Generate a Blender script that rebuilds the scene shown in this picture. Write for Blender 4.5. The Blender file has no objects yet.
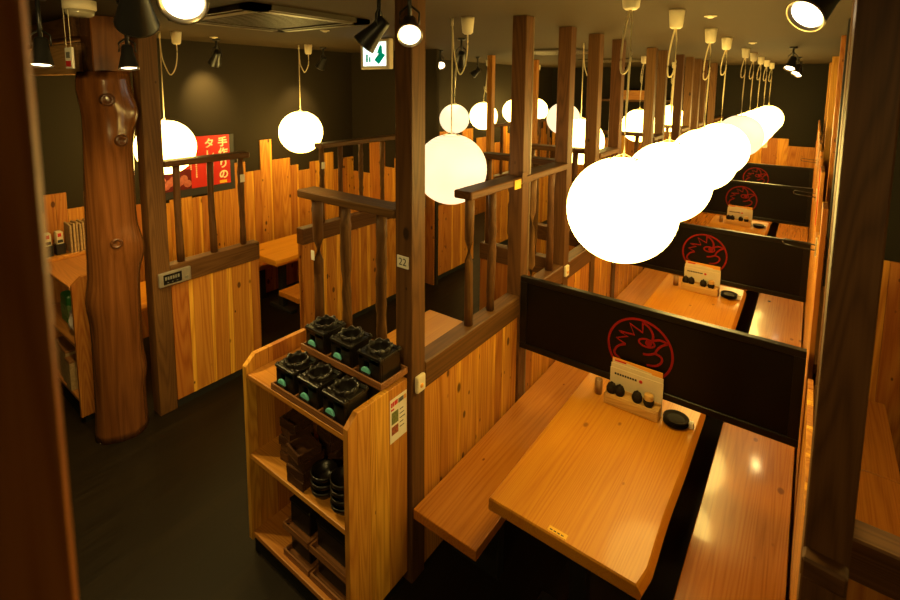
import bpy, bmesh, math, random
from mathutils import Vector, Matrix
random.seed(7)
S = bpy.context.scene
COL = S.collection
PI = math.pi
CEIL = 2.93

# ------------------------------------------------------------------ helpers
class MB:
    """collects geometry; build() links it as one mesh object"""
    def __init__(self):
        self.bm = bmesh.new()
        self.t = self.bm.faces.layers.float.new('tint')
    def _finish(self, faces, tint, mi=0):
        for f in faces:
            f[self.t] = tint
            f.material_index = mi
    def _tag_new(self, n0, tint, mi=0):
        self.bm.faces.ensure_lookup_table()
        self._finish([self.bm.faces[i] for i in range(n0, len(self.bm.faces))], tint, mi)
    def box(self, a, b, bev=0.0, tint=.5, rz=0.0, mi=0, mat=None, seg=1):
        a = Vector(a); b = Vector(b)
        c = (a + b) / 2; d = b - a
        tmp = bmesh.new()
        bmesh.ops.create_cube(tmp, size=1)
        bmesh.ops.scale(tmp, vec=d, verts=tmp.verts)
        if bev > 0:
            bmesh.ops.bevel(tmp, geom=list(tmp.edges), offset=min(bev, min(abs(x) for x in d) * .45), segments=seg, profile=.5, affect='EDGES')
        if mat is not None: bmesh.ops.transform(tmp, matrix=mat, verts=tmp.verts)
        if rz: bmesh.ops.rotate(tmp, cent=(0, 0, 0), matrix=Matrix.Rotation(rz, 3, 'Z'), verts=tmp.verts)
        bmesh.ops.translate(tmp, vec=c, verts=tmp.verts)
        self.merge(tmp, tint, mi)
        return self
    def merge(self, tmp, tint=.5, mi=0):
        vm = {v: self.bm.verts.new(v.co) for v in tmp.verts}
        for f in tmp.faces:
            try: nf = self.bm.faces.new([vm[v] for v in f.verts])
            except ValueError: continue
            nf[self.t] = tint; nf.material_index = mi; nf.smooth = f.smooth
        tmp.free()
    def prism(self, pts, a, b, axis='z', tint=.5, bev=0.0, mi=0, seg=1):
        """polygon pts extruded along axis from a to b. axis z: pts=(x,y); x: (y,z); y: (x,z)"""
        def P(p, h):
            return {'z': (p[0], p[1], h), 'x': (h, p[0], p[1]), 'y': (p[0], h, p[1])}[axis]
        tmp = bmesh.new()
        lo = [tmp.verts.new(P(p, a)) for p in pts]; hi = [tmp.verts.new(P(p, b)) for p in pts]
        n = len(pts)
        tmp.faces.new(lo[::-1]); tmp.faces.new(hi)
        for i in range(n): tmp.faces.new([lo[i], lo[(i + 1) % n], hi[(i + 1) % n], hi[i]])
        bmesh.ops.recalc_face_normals(tmp, faces=tmp.faces)
        if bev: bmesh.ops.bevel(tmp, geom=list(tmp.edges), offset=bev, segments=seg, profile=.5, affect='EDGES')
        self.merge(tmp, tint, mi); return self
    def lathe(self, prof, o=(0, 0, 0), n=24, rot=None, tint=.5, mi=0, smooth=True):
        tmp = bmesh.new(); rings = []
        for r, z in prof:
            if r < 1e-6: rings.append([tmp.verts.new((0, 0, z))])
            else: rings.append([tmp.verts.new((r * math.cos(2 * PI * i / n), r * math.sin(2 * PI * i / n), z)) for i in range(n)])
        for A, B in zip(rings, rings[1:]):
            for i in range(n):
                j = (i + 1) % n
                if len(A) == 1 and len(B) == 1: continue
                if len(A) == 1: f = tmp.faces.new([A[0], B[j], B[i]])
                elif len(B) == 1: f = tmp.faces.new([A[i], A[j], B[0]])
                else: f = tmp.faces.new([A[i], A[j], B[j], B[i]])
                f.smooth = smooth
        bmesh.ops.recalc_face_normals(tmp, faces=tmp.faces)
        if rot is not None: bmesh.ops.transform(tmp, matrix=rot, verts=tmp.verts)
        bmesh.ops.translate(tmp, vec=Vector(o), verts=tmp.verts)
        self.merge(tmp, tint, mi); return self
    def tube(self, pts, r, n=8, tint=.5, mi=0, radii=None):
        pts = [Vector(p) for p in pts]; tmp = bmesh.new(); rings = []
        up = Vector((0, 0, 1))
        for i, p in enumerate(pts):
            d = (pts[min(i + 1, len(pts) - 1)] - pts[max(i - 1, 0)]).normalized()
            u = d.cross(up)
            if u.length < 1e-3: u = d.cross(Vector((1, 0, 0)))
            u.normalize(); w = d.cross(u)
            rr = radii[i] if radii else r
            rings.append([tmp.verts.new(p + rr * (u * math.cos(2 * PI * k / n) + w * math.sin(2 * PI * k / n))) for k in range(n)])
        for A, B in zip(rings, rings[1:]):
            for k in range(n):
                f = tmp.faces.new([A[k], A[(k + 1) % n], B[(k + 1) % n], B[k]]); f.smooth = True
        tmp.faces.new(rings[0][::-1]); tmp.faces.new(rings[-1])
        bmesh.ops.recalc_face_normals(tmp, faces=tmp.faces)
        self.merge(tmp, tint, mi); return self
    def ribbon(self, pts, w, place, h=.0015, closed=False):
        """flat raised stroke along 2D points; place(x, z, lift) -> 3D"""
        P = [Vector(p) for p in pts]; n = len(P); tmp = bmesh.new(); L = []
        for i in range(n):
            a = P[(i - 1) % n] if closed else P[max(i - 1, 0)]
            b = P[(i + 1) % n] if closed else P[min(i + 1, n - 1)]
            d = b - a
            if d.length < 1e-6: d = Vector((1, 0))
            d.normalize(); q = Vector((-d.y, d.x)) * w / 2
            L.append([tmp.verts.new(place(*(P[i] + q), h)), tmp.verts.new(place(*(P[i] - q), h)), tmp.verts.new(place(*(P[i] - q), 0)), tmp.verts.new(place(*(P[i] + q), 0))])
        rng = range(n) if closed else range(n - 1)
        for i in rng:
            A = L[i]; B = L[(i + 1) % n]
            for k in range(4): tmp.faces.new([A[k], A[(k + 1) % 4], B[(k + 1) % 4], B[k]])
        bmesh.ops.recalc_face_normals(tmp, faces=tmp.faces)
        self.merge(tmp); return self
    def build(self, name, mat, parent=None, origin=None, world=True):
        me = bpy.data.meshes.new(name)
        off = Vector((0, 0, 0))
        if parent is not None and world:
            p = parent
            while p is not None: off = off + p.location; p = p.parent
        if origin is not None and parent is None: off = Vector(origin)
        if off.length: bmesh.ops.translate(self.bm, vec=-off, verts=self.bm.verts)
        self.bm.to_mesh(me); self.bm.free()
        o = bpy.data.objects.new(name, me); COL.objects.link(o)
        for m in (mat if isinstance(mat, (list, tuple)) else [mat]): me.materials.append(m)
        if parent is not None: o.parent = parent
        elif origin is not None: o.location = origin
        return o

def tag(o, label=None, cat=None, group=None, kind=None):
    if label: o['label'] = label
    if cat: o['category'] = cat
    if group: o['group'] = group
    if kind: o['kind'] = kind
    return o
def thing(name, label, cat, loc=(0, 0, 0), group=None, rz=0):
    o = bpy.data.objects.new(name, None); COL.objects.link(o)
    o.empty_display_size = .05
    o.location = loc; o.rotation_euler = (0, 0, rz)
    return tag(o, label, cat, group)
def copy_tree(o, loc=None, rz=None, label=None, group=None, parent=None, skip=()):
    c = o.copy(); COL.objects.link(c)
    if parent is not None: c.parent = parent
    if loc is not None: c.location = loc
    if rz is not None: c.rotation_euler = (0, 0, rz)
    if label: c['label'] = label
    if group: c['group'] = group
    for ch in [x for x in bpy.data.objects if x.parent == o]:
        if ch.name.split('.')[0] in skip: continue
        copy_tree(ch, parent=c)
    return c
def structure(mb, name, mat): return tag(mb.build(name, mat), kind='structure')

# ------------------------------------------------------------------ materials
class N:
    def __init__(self, name):
        self.m = bpy.data.materials.new(name); self.m.use_nodes = True
        self.t = self.m.node_tree; self.t.nodes.clear()
        self.out = self.n('ShaderNodeOutputMaterial')
    def n(self, kind, **kw):
        x = self.t.nodes.new(kind)
        for k, v in kw.items():
            if k.startswith('i_'):
                x.inputs[k[2:].replace('_', ' ')].default_value = v
            else: setattr(x, k, v)
        return x
    def l(self, a, b): self.t.links.new(a, b)
    def math(self, op, a, b=None, c=None):
        x = self.n('ShaderNodeMath', operation=op)
        for i, v in enumerate((a, b, c)):
            if v is None: continue
            if isinstance(v, (int, float)): x.inputs[i].default_value = v
            else: self.l(v, x.inputs[i])
        return x.outputs[0]
    def mix(self, fac, a, b, blend='MIX'):
        x = self.n('ShaderNodeMix', data_type='RGBA', blend_type=blend)
        for s, v in ((x.inputs[0], fac), (x.inputs[6], a), (x.inputs[7], b)):
            if isinstance(v, (int, float)): s.default_value = v
            elif isinstance(v, tuple): s.default_value = (*v, 1) if len(v) == 3 else v
            else: self.l(v, s)
        return x.outputs[2]
    def bsdf(self, col, rough=.5, metal=0, spec=.5, bump=None, bstr=.2, bdist=.002, coat=0):
        b = self.n('ShaderNodeBsdfPrincipled')
        for k, v in (('Base Color', col), ('Roughness', rough), ('Metallic', metal), ('Specular IOR Level', spec), ('Coat Weight', coat)):
            if isinstance(v, tuple): b.inputs[k].default_value = (*v, 1) if len(v) == 3 else v
            elif isinstance(v, (int, float)): b.inputs[k].default_value = v
            else: self.l(v, b.inputs[k])
        if coat: b.inputs['Coat Roughness'].default_value = .09
        if bump is not None:
            u = self.n('ShaderNodeBump'); u.inputs['Strength'].default_value = bstr; u.inputs['Distance'].default_value = bdist
            self.l(bump, u.inputs['Height']); self.l(u.outputs[0], b.inputs['Normal'])
        self.l(b.outputs[0], self.out.inputs[0]); return b

def srgb(r, g, b):
    f = lambda c: (c / 255 / 12.92) if c / 255 <= .04045 else ((c / 255 + .055) / 1.055) ** 2.4
    return (f(r), f(g), f(b))

def wood(name, dark, mid, light, axis='Z', rough=.45, spec=.4, knots=.0, knotcol=None, fine=1.0, tintamt=.0, coat=0, rings=1.0, bstr=.15, ringw=.26, along=.30):
    g = N(name)
    tc = g.n('ShaderNodeTexCoord'); oi = g.n('ShaderNodeObjectInfo'); at = g.n('ShaderNodeAttribute', attribute_name='tint')
    off = g.n('ShaderNodeVectorMath', operation='ADD')
    sh = g.n('ShaderNodeCombineXYZ')
    r1 = g.math('MULTIPLY', oi.outputs['Random'], 13.0); r2 = g.math('MULTIPLY', at.outputs['Fac'], 37.0)
    rs = g.math('ADD', r1, r2)
    for i in range(3): g.l(rs, sh.inputs[i])
    g.l(tc.outputs['Object'], off.inputs[0]); g.l(sh.outputs[0], off.inputs[1])
    def mapped(s_across, s_along):
        mp = g.n('ShaderNodeMapping')
        mp.inputs['Scale'].default_value = tuple(s_along if a == axis else s_across for a in 'XYZ')
        g.l(off.outputs[0], mp.inputs[0]); return mp.outputs[0]
    big = g.n('ShaderNodeTexNoise'); big.inputs['Scale'].default_value = 1; big.inputs['Detail'].default_value = 2; big.inputs['Roughness'].default_value = .4
    g.l(mapped(5.0, along), big.inputs['Vector'])
    ring = g.math('SINE', g.math('MULTIPLY', big.outputs['Fac'], 230.0 * rings))
    ring = g.math('MULTIPLY_ADD', ring, .5, .5)
    fib = g.n('ShaderNodeTexNoise'); fib.inputs['Scale'].default_value = 1; fib.inputs['Detail'].default_value = 3
    g.l(mapped(160.0 * fine, 4.0), fib.inputs['Vector'])
    low = g.n('ShaderNodeTexNoise'); low.inputs['Scale'].default_value = 1; low.inputs['Detail'].default_value = 2
    g.l(mapped(9.0, .8), low.inputs['Vector'])
    v = g.math('ADD', g.math('MULTIPLY', g.math('POWER', ring, .6), ringw), g.math('MULTIPLY', fib.outputs['Fac'], .42))
    v = g.math('ADD', v, g.math('MULTIPLY', low.outputs['Fac'], .42))
    rp = g.n('ShaderNodeValToRGB'); g.l(v, rp.inputs[0])
    e = rp.color_ramp.elements
    e[0].position = .28; e[0].color = (*dark, 1); e[1].position = .85; e[1].color = (*light, 1)
    m = e.new(.55); m.color = (*mid, 1)
    col = rp.outputs[0]
    if tintamt:
        hs = g.n('ShaderNodeHueSaturation')
        g.l(col, hs.inputs['Color'])
        g.l(g.math('MULTIPLY_ADD', at.outputs['Fac'], tintamt, 1 - tintamt / 2), hs.inputs['Value'])
        g.l(g.math('MULTIPLY_ADD', at.outputs['Fac'], tintamt * .045, .5 - tintamt * .0225), hs.inputs['Hue'])
        col = hs.outputs[0]
    if knots:
        vo = g.n('ShaderNodeTexVoronoi'); vo.inputs['Scale'].default_value = 1; g.l(mapped(14.0, 8.0), vo.inputs['Vector'])
        sp = g.n('ShaderNodeSeparateColor'); g.l(vo.outputs['Color'], sp.inputs[0])
        gate = g.math('LESS_THAN', sp.outputs[0], knots)
        size = g.math('MULTIPLY_ADD', g.math('POWER', sp.outputs[1], 3.0), .22, .10)
        k = g.math('SUBTRACT', 1.0, g.math('DIVIDE', vo.outputs['Distance'], size))
        k = g.math('MINIMUM', g.math('MAXIMUM', g.math('MULTIPLY', k, 3.0), 0.0), 1.0)
        k = g.math('MULTIPLY', g.math('MULTIPLY', k, gate), .85)
        col = g.mix(k, col, knotcol or tuple(c * .35 for c in dark))
    g.bsdf(col, rough, 0, spec, bump=v, bstr=bstr, coat=coat)
    return g.m

def plain(name, col, rough=.5, metal=0, spec=.5, noise=0, nscale=30, coat=0):
    g = N(name)
    tc = g.n('ShaderNodeTexCoord'); nz = g.n('ShaderNodeTexNoise'); nz.inputs['Scale'].default_value = nscale; nz.inputs['Detail'].default_value = 4
    g.l(tc.outputs['Object'], nz.inputs['Vector'])
    c = g.mix(nz.outputs['Fac'], tuple(x * (1 - noise) for x in col), tuple(min(1, x * (1 + noise)) for x in col))
    g.bsdf(c, rough, metal, spec, bump=nz.outputs['Fac'] if noise else None, bstr=.12, coat=coat)
    return g.m
def glow(name, col, st):
    g = N(name); e = g.n('ShaderNodeEmission'); e.inputs[0].default_value = (*col, 1); e.inputs[1].default_value = st
    g.l(e.outputs[0], g.out.inputs[0]); return g.m

C_D, C_M, C_L = (.34, .108, .010), (.50, .195, .022), (.67, .315, .045)
BOARD = {a: wood('cedar_board_' + a, C_D, C_M, C_L, a, .5, .3, knots=.5, knotcol=(.05, .012, .003), tintamt=.62, rings=.55) for a in 'Z'}
SLAB = wood('table_slab', (.46, .150, .008), (.57, .232, .014), (.65, .30, .025), 'Y', .38, .35, knots=.12, knotcol=(.22, .06, .008), tintamt=.2, coat=.12, rings=1.3, ringw=.17, along=.11)
SLABX = wood('table_slab_cross', (.46, .175, .010), (.59, .265, .018), (.68, .34, .034), 'X', .30, .5, knots=.12, knotcol=(.22, .06, .008), tintamt=.2, coat=.25, rings=1.2)
BENCH = wood('bench_plank', (.31, .092, .008), (.43, .145, .015), (.52, .20, .026), 'Y', .27, .5, knots=.3, knotcol=(.16, .045, .008), tintamt=.2, coat=.5, ringw=.17, along=.14)
BENCHX = wood('bench_plank_cross', (.31, .092, .008), (.43, .145, .015), (.52, .20, .026), 'X', .27, .5, knots=.3, knotcol=(.16, .045, .008), tintamt=.2, coat=.3)
SHELF = wood('shelf_board', (.36, .125, .014), (.50, .195, .026), (.60, .265, .042), 'X', .42, .4, knots=.03, tintamt=.2)
SIDE = wood('rack_side', (.33, .112, .012), (.48, .185, .023), (.63, .295, .045), 'Z', .45, .4, knots=.1, knotcol=(.12, .035, .01), tintamt=.6)
D_D, D_M, D_L = (.058, .023, .006), (.100, .041, .011), (.145, .062, .018)
DARK = {a: wood('dark_timber_' + a, D_D, D_M, D_L, a, .55, .25, knots=.06, knotcol=(.02, .009, .004), tintamt=.3, rings=.8) for a in 'XYZ'}
LOGM = wood('log_varnish', (.085, .027, .006), (.135, .045, .011), (.20, .072, .018), 'Z', .22, .5, knots=.0, rings=.35, coat=.35, bstr=.5)
BEAM = wood('beam_timber', (.42, .21, .07), (.56, .29, .10), (.68, .37, .14), 'X', .5, .3)
TRAYW = wood('tray_wood', (.15, .055, .016), (.24, .095, .028), (.33, .14, .045), 'X', .45, .4)
BAMB = wood('bamboo_box', (.42, .22, .05), (.55, .31, .08), (.64, .39, .11), 'X', .4, .4)
BOWLW = wood('brown_bowl_wood', (.035, .014, .006), (.06, .024, .01), (.09, .038, .015), 'X', .35, .4)
LACQ = plain('black_lacquer', (.004, .0025, .0014), .42, 0, .2, .3, 60)
BLACK = plain('black_metal', (.012, .011, .010), .38, 0, .5, .2, 40)
CERAM = plain('black_ceramic', (.010, .007, .0045), .33, 0, .45, .3, 25)
POTM = plain('dark_stoneware', (.016, .010, .005), .6, 0, .12, .3, 40)
FRAMEM = plain('black_frame', (.007, .005, .003), .35, 0, .3)
KICK = plain('kick_black', (.006, .005, .004), .7)
PLAST = plain('cream_plastic', (.72, .62, .43), .4, 0, .5, .03, 20)
CORDM = plain('cream_cord', (.78, .66, .42), .6)
WHITE = plain('white_plate', (.78, .72, .6), .5, 0, .4, .05, 20)
INK = plain('ink_black', (.02, .017, .015), .6)
RED = plain('signal_red', (.55, .018, .012), .45, 0, .4, .05, 20)
EMB = plain('emblem_red', (.20, .006, .004), .5, 0, .2)
YEL = plain('sticker_yellow', (.75, .42, .02), .5)
ORANGE = plain('menu_orange', (.75, .32, .03), .5)
PAPER = plain('menu_paper', (.66, .55, .36), .6, 0, .3, .12, 14)
TEAL = plain('dial_teal', (.16, .62, .58), .4, 0, .5, .1, 30)
STEEL = plain('brushed_steel', (.6, .56, .48), .35, .8, .5, .1, 60)
CHROME = plain('fixture_metal', (.55, .47, .32), .3, .9)
GREEN = plain('jug_green', (.04, .20, .04), .4, 0, .5, .1, 12)
GREENL = plain('jug_label', (.20, .30, .10), .5, 0, .4, .6, 40)
POLY = plain('plastic_bag', (.42, .36, .34), .25, 0, .5, .3, 9)
PAPERS = plain('newsprint', (.38, .24, .11), .7, 0, .2, .5, 50)
MAROON = plain('poster_dark', (.12, .008, .008), .5, 0, .3, .7, 9)
CREAM = plain('lettering_cream', (.85, .72, .45), .5)
LCD = plain('display_black', (.01, .01, .012), .15)
GREY = plain('display_digits', (.16, .15, .12), .5)
VENT = plain('vent_brown', (.045, .032, .015), .5, 0, .4, .1, 30)

def lantern_mat(name, col, st, rib):
    g = N(name); tc = g.n('ShaderNodeTexCoord'); sx = g.n('ShaderNodeSeparateXYZ'); g.l(tc.outputs['Object'], sx.inputs[0])
    w = g.math('SINE', g.math('MULTIPLY', sx.outputs[2], 2 * PI / .0155))
    w = g.math('POWER', g.math('MULTIPLY_ADD', w, .5, .5), 5.0)
    nz = g.n('ShaderNodeTexNoise'); nz.inputs['Scale'].default_value = 7; g.l(tc.outputs['Object'], nz.inputs['Vector'])
    s = g.math('MULTIPLY', g.math('SUBTRACT', 1.0, g.math('MULTIPLY', w, rib)), g.math('MULTIPLY_ADD', nz.outputs['Fac'], .3, .85))
    e = g.n('ShaderNodeEmission'); e.inputs[0].default_value = (*col, 1); g.l(g.math('MULTIPLY', s, st), e.inputs[1])
    d = g.n('ShaderNodeBsdfDiffuse'); d.inputs[0].default_value = (.6, .55, .45, 1)
    a = g.n('ShaderNodeAddShader'); g.l(e.outputs[0], a.inputs[0]); g.l(d.outputs[0], a.inputs[1]); g.l(a.outputs[0], g.out.inputs[0])
    return g.m
LCOL = (1.0, .69, .165)
LBRIGHT = lantern_mat('paper_bright', LCOL, 22, .12)
LDIM = lantern_mat('paper_dim', (1.0, .77, .46), 1.9, .34)
LAMP = glow('lamp_face', (1.0, .80, .48), 14)

def floor_mat():
    g = N('dark_floor_planks'); tc = g.n('ShaderNodeTexCoord')
    br = g.n('ShaderNodeTexBrick'); br.offset = .37; br.inputs['Scale'].default_value = 1
    br.inputs['Brick Width'].default_value = 1.3; br.inputs['Row Height'].default_value = .11; br.inputs['Mortar Size'].default_value = .0016
    br.inputs['Color1'].default_value = (.007, .0041, .0014, 1); br.inputs['Color2'].default_value = (.011, .0066, .0023, 1); br.inputs['Mortar'].default_value = (.004, .003, .002, 1)
    mp = g.n('ShaderNodeMapping'); mp.inputs['Rotation'].default_value = (0, 0, PI / 2); g.l(tc.outputs['Object'], mp.inputs[0]); g.l(mp.outputs[0], br.inputs['Vector'])
    nz = g.n('ShaderNodeTexNoise'); nz.inputs['Detail'].default_value = 5; nz.inputs['Scale'].default_value = 1
    m2 = g.n('ShaderNodeMapping'); m2.inputs['Scale'].default_value = (70, 3, 1); g.l(tc.outputs['Object'], m2.inputs[0]); g.l(m2.outputs[0], nz.inputs['Vector'])
    c = g.mix(nz.outputs['Fac'], br.outputs['Color'], (.020, .0125, .0045), 'MIX')
    c = g.mix(g.math('MULTIPLY', nz.outputs['Fac'], .8), br.outputs['Color'], c)
    g.bsdf(c, g.math('MULTIPLY_ADD', nz.outputs['Fac'], .3, .35), 0, .18, bump=nz.outputs['Fac'], bstr=.25)
    return g.m
FLOOR = floor_mat()
CEILM = plain('ceiling_plaster', (.052, .0325, .012), .85, 0, .2, .12, 160)
WALLM = plain('dark_plaster', (.021, .0142, .0062), .85, 0, .2, .10, 120)
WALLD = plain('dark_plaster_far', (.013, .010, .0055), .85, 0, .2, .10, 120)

# ------------------------------------------------------------------ room shell
XW, YB, XR, YF = -5.15, 11.1, 2.6, -1.6
structure(MB().box((XW - .1, YF - .1, -.1), (XR + .1, YB + .1, 0)), 'floor', FLOOR)
structure(MB().box((XW - .1, YF - .1, CEIL), (XR + .1, YB + .1, CEIL + .1)), 'ceiling', CEILM)
structure(MB().box((XW - .1, YF - .1, 0), (XW, YB + .1, CEIL)), 'wall_left', WALLM)
structure(MB().box((XW, YB, 0), (XR, YB + .1, CEIL)), 'wall_back', WALLD)
structure(MB().box((XR, YF - .1, 0), (XR + .1, YB + .1, CEIL)), 'wall_right', WALLD)
structure(MB().box((XW, YF - .1, 0), (XR, YF, CEIL)), 'wall_front', WALLM)
structure(MB().box((XW, 4.66, 0), (-3.66, 4.71, CEIL)), 'wall_booth_end', WALLM)
structure(MB().box((.165, 4.20, 0), (XR, 4.30, CEIL)), 'wall_side_booth', WALLD)

def board_run(mb, axis, fixed, thick, a, b, z0, tops, wmin=.085, wmax=.19, gap=.0015):
    """vertical boards of random width along axis; tops(t) gives each board's top"""
    t = a
    while t < b - .005:
        w = random.uniform(wmin, wmax); e = min(b, t + w)
        if b - e < .05: e = b
        z1 = tops((t + e) / 2) if callable(tops) else tops
        tn = random.uniform(0, .55)
        if axis == 'y': mb.box((min(fixed, fixed + thick), t + gap / 2, z0), (max(fixed, fixed + thick), e - gap / 2, z1), .0015, tn)
        else: mb.box((t + gap / 2, min(fixed, fixed + thick), z0), (e - gap / 2, max(fixed, fixed + thick), z1), .0015, tn)
        t = e
        if random.random() < .7 and b - t > .1:
            e = t + random.uniform(.020, .045); tn = random.uniform(.85, 1.0)
            if axis == 'y': mb.box((min(fixed, fixed + thick), t, z0), (max(fixed, fixed + thick), e, z1), .0, tn)
            else: mb.box((t, min(fixed, fixed + thick), z0), (e, max(fixed, fixed + thick), z1), .0, tn)
            t = e
    return mb

# uneven boards against the left wall (explicit tops where the photo shows them)
m = MB()
spec = [(1.03, 1.20, 1.40), (1.20, 1.36, 1.555), (1.36, 1.60, 1.405), (1.60, 1.78, 1.62), (1.78, 1.98, 1.34), (1.98, 2.20, 1.30), (2.20, 2.42, 1.33), (2.42, 2.62, 1.31),
        (2.62, 2.86, 1.335), (2.86, 3.03, 1.62), (3.03, 3.22, 1.50), (3.22, 3.37, 1.85), (3.37, 3.50, 1.60), (3.50, 3.62, 1.60), (3.62, 3.74, 1.50), (3.74, 3.92, 1.42), (3.92, 4.08, 1.51), (4.08, 4.30, 1.60), (4.30, 4.48, 1.36), (4.48, 4.655, 1.50)]
for a, b, z in spec:
    h = (a + b) / 2 if b - a > .15 else b
    tn = random.uniform(.05, .6)
    m.box((XW, a + .001, 0), (XW + .02, h - .026, z), .0015, tn)
    m.box((XW, h - .026, 0), (XW + .02, h - .001, z), 0, random.choice((.95, .9, tn)))
    if h < b: m.box((XW, h + .001, 0), (XW + .02, b - .001, z), .0015, random.random())
board_run(m, 'y', XW, .02, 4.88, YB - .03, 0, lambda t: random.choice((1.25, 1.35, 1.5, 1.7)))
structure(m, 'trim_1', BOARD['Z'])
m = MB(); board_run(m, 'x', 4.66, -.02, XW + .03, -3.68, 0, lambda t: random.choice((1.3, 1.42, 1.55, 1.75)))
structure(m, 'trim_2', BOARD['Z'])
m = MB()
x = -5.1
for i in range(60):
    w = random.uniform(.16, .24)
    if x > .95: break
    z = random.choice((1.34, 1.42, 1.55, 1.62, 1.78)); m.box((x + .001, YB - .03, 0), (x + w - .001, YB, z), .002, random.random()); x += w
structure(m, 'trim_3', BOARD['Z'])
m = MB(); board_run(m, 'x', 4.20, -.02, .17, 1.6, 0, 1.385, .11, .2); structure(m, 'trim_4', BOARD['Z'])

# ------------------------------------------------------------------ posts
def to_mesh(o):
    bpy.context.view_layer.update()
    me = bpy.data.meshes.new_from_object(o.evaluated_get(bpy.context.evaluated_depsgraph_get()))
    n = bpy.data.objects.new(o.name, me); COL.objects.link(n)
    n.parent = o.parent; n.location = o.location; n.rotation_euler = o.rotation_euler
    nm = o.name; bpy.data.objects.remove(o); n.name = nm
    return n
def number_plate(parent, a, b, text, face, size):
    """small white plate with digits, part of the post; face '-y' or '+x'"""
    p = MB().box(a, b, .001).build('number_plate', WHITE, parent)
    if text:
        cu = bpy.data.curves.new('digits', 'FONT'); cu.body = text; cu.size = size; cu.align_x = 'CENTER'; cu.align_y = 'CENTER'; cu.extrude = .0004
        o = bpy.data.objects.new('digits', cu); COL.objects.link(o); cu.materials.append(INK); o.parent = p
        c = (Vector(a) + Vector(b)) / 2
        if face == '-y': o.location = Vector((c.x, min(a[1], b[1]) - .0006, c.z)) - parent.location; o.rotation_euler = (PI / 2, 0, 0)
        else: o.location = Vector((max(a[0], b[0]) + .0006, c.y, c.z)) - parent.location; o.rotation_euler = (PI / 2, 0, PI / 2)
        to_mesh(o)
    tag(p, 'small white number plate')
    return p
def post(x, y, label, sx=.1, sy=.1, z1=CEIL, group=None, mat=None, name='timber_post', z0=0):
    """x,y: the corner nearest the camera side (max x, min y)"""
    r = thing(name, label, 'post', (x - sx / 2, y + sy / 2, z0), group)
    MB().box((x - sx, y, z0), (x, y + sy, z1), .004, random.random()).build('shaft', mat or DARK['Z'], r)
    return r
GA = 'posts along the lantern booths'
p22 = post(-1.45, 1.666, 'tall square timber post behind the brazier rack, with the 22 plate', .104, .1)
number_plate(p22, (-1.538, 1.660, 1.642), (-1.466, 1.666, 1.70), '22', '-y', .05)
AY = [2.736, 3.424, 4.012, 4.60, 5.75, 6.25, 7.16, 7.80, 8.38, 8.90, 9.88]
NTH = ['first', 'second', 'third', 'fourth', 'fifth', 'sixth', 'seventh', 'eighth', 'ninth', 'tenth', 'eleventh']
APOST = []
for i, y in enumerate(AY):
    if i == 0: lb = 'square timber post at the left end of the nearest black screen'
    else: lb = '%s square timber post along the lantern row, counted from the nearest black screen' % NTH[i]
    APOST.append(post(-1.45, y, lb, .1, .088 if i == 0 else .095, group=GA))
MB().box((-1.462, 2.826, 0), (-1.448, 2.842, CEIL), .003).build('conduit', plain('conduit_brown', (.16, .10, .05), .35), APOST[0])
PL = post(-3.78, 1.47, 'dark square timber post between the varnished log and the left partition', .125, .125)
# clock-like panel on the rail beside post
big = post(.150, 1.45, 'large dark timber post closest on the right, beside the glossy bench', .092, .12)
MB().box((.056, 1.40, 1.29), (.146, 1.449, 1.345), .006, .4, rz=-.10).build('rail_block', DARK['X'], big)
GB = 'posts behind the right ends of the screens'
post(.21, 2.62, 'reddish brown post standing just behind the large right-hand post', .115, .16, group=GB)
post(.185, 3.98, 'thin black post between the reddish post and the orange posts on the right', .06, .05, group=GB, mat=BLACK)
post(.23, 5.2, 'nearest of the three bright orange posts at the right ends of the screens', .1, .1, group=GB, mat=SIDE)
post(.24, 8.6, 'middle of the three bright orange posts at the right ends of the screens', .1, .1, group=GB, mat=SIDE)
post(.24, 10.6, 'farthest of the three bright orange posts at the right ends of the screens', .1, .1, group=GB, mat=SIDE)
post(-3.74, 6.05, 'tall pale lit post beyond the brown bamboo slats, left of the far lanterns', .085, .085, mat=SIDE)
post(-3.74, 7.45, 'tall pale lit post behind the pair of far lanterns', .085, .085, mat=SIDE)
# foreground post, very close to the lens
post(-.405, -.024, 'blurred reddish timber post very close at the left edge', .12, .12, mat=wood('near_post', (.24, .065, .015), (.36, .11, .026), (.50, .17, .045), 'Z', .4))

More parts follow.
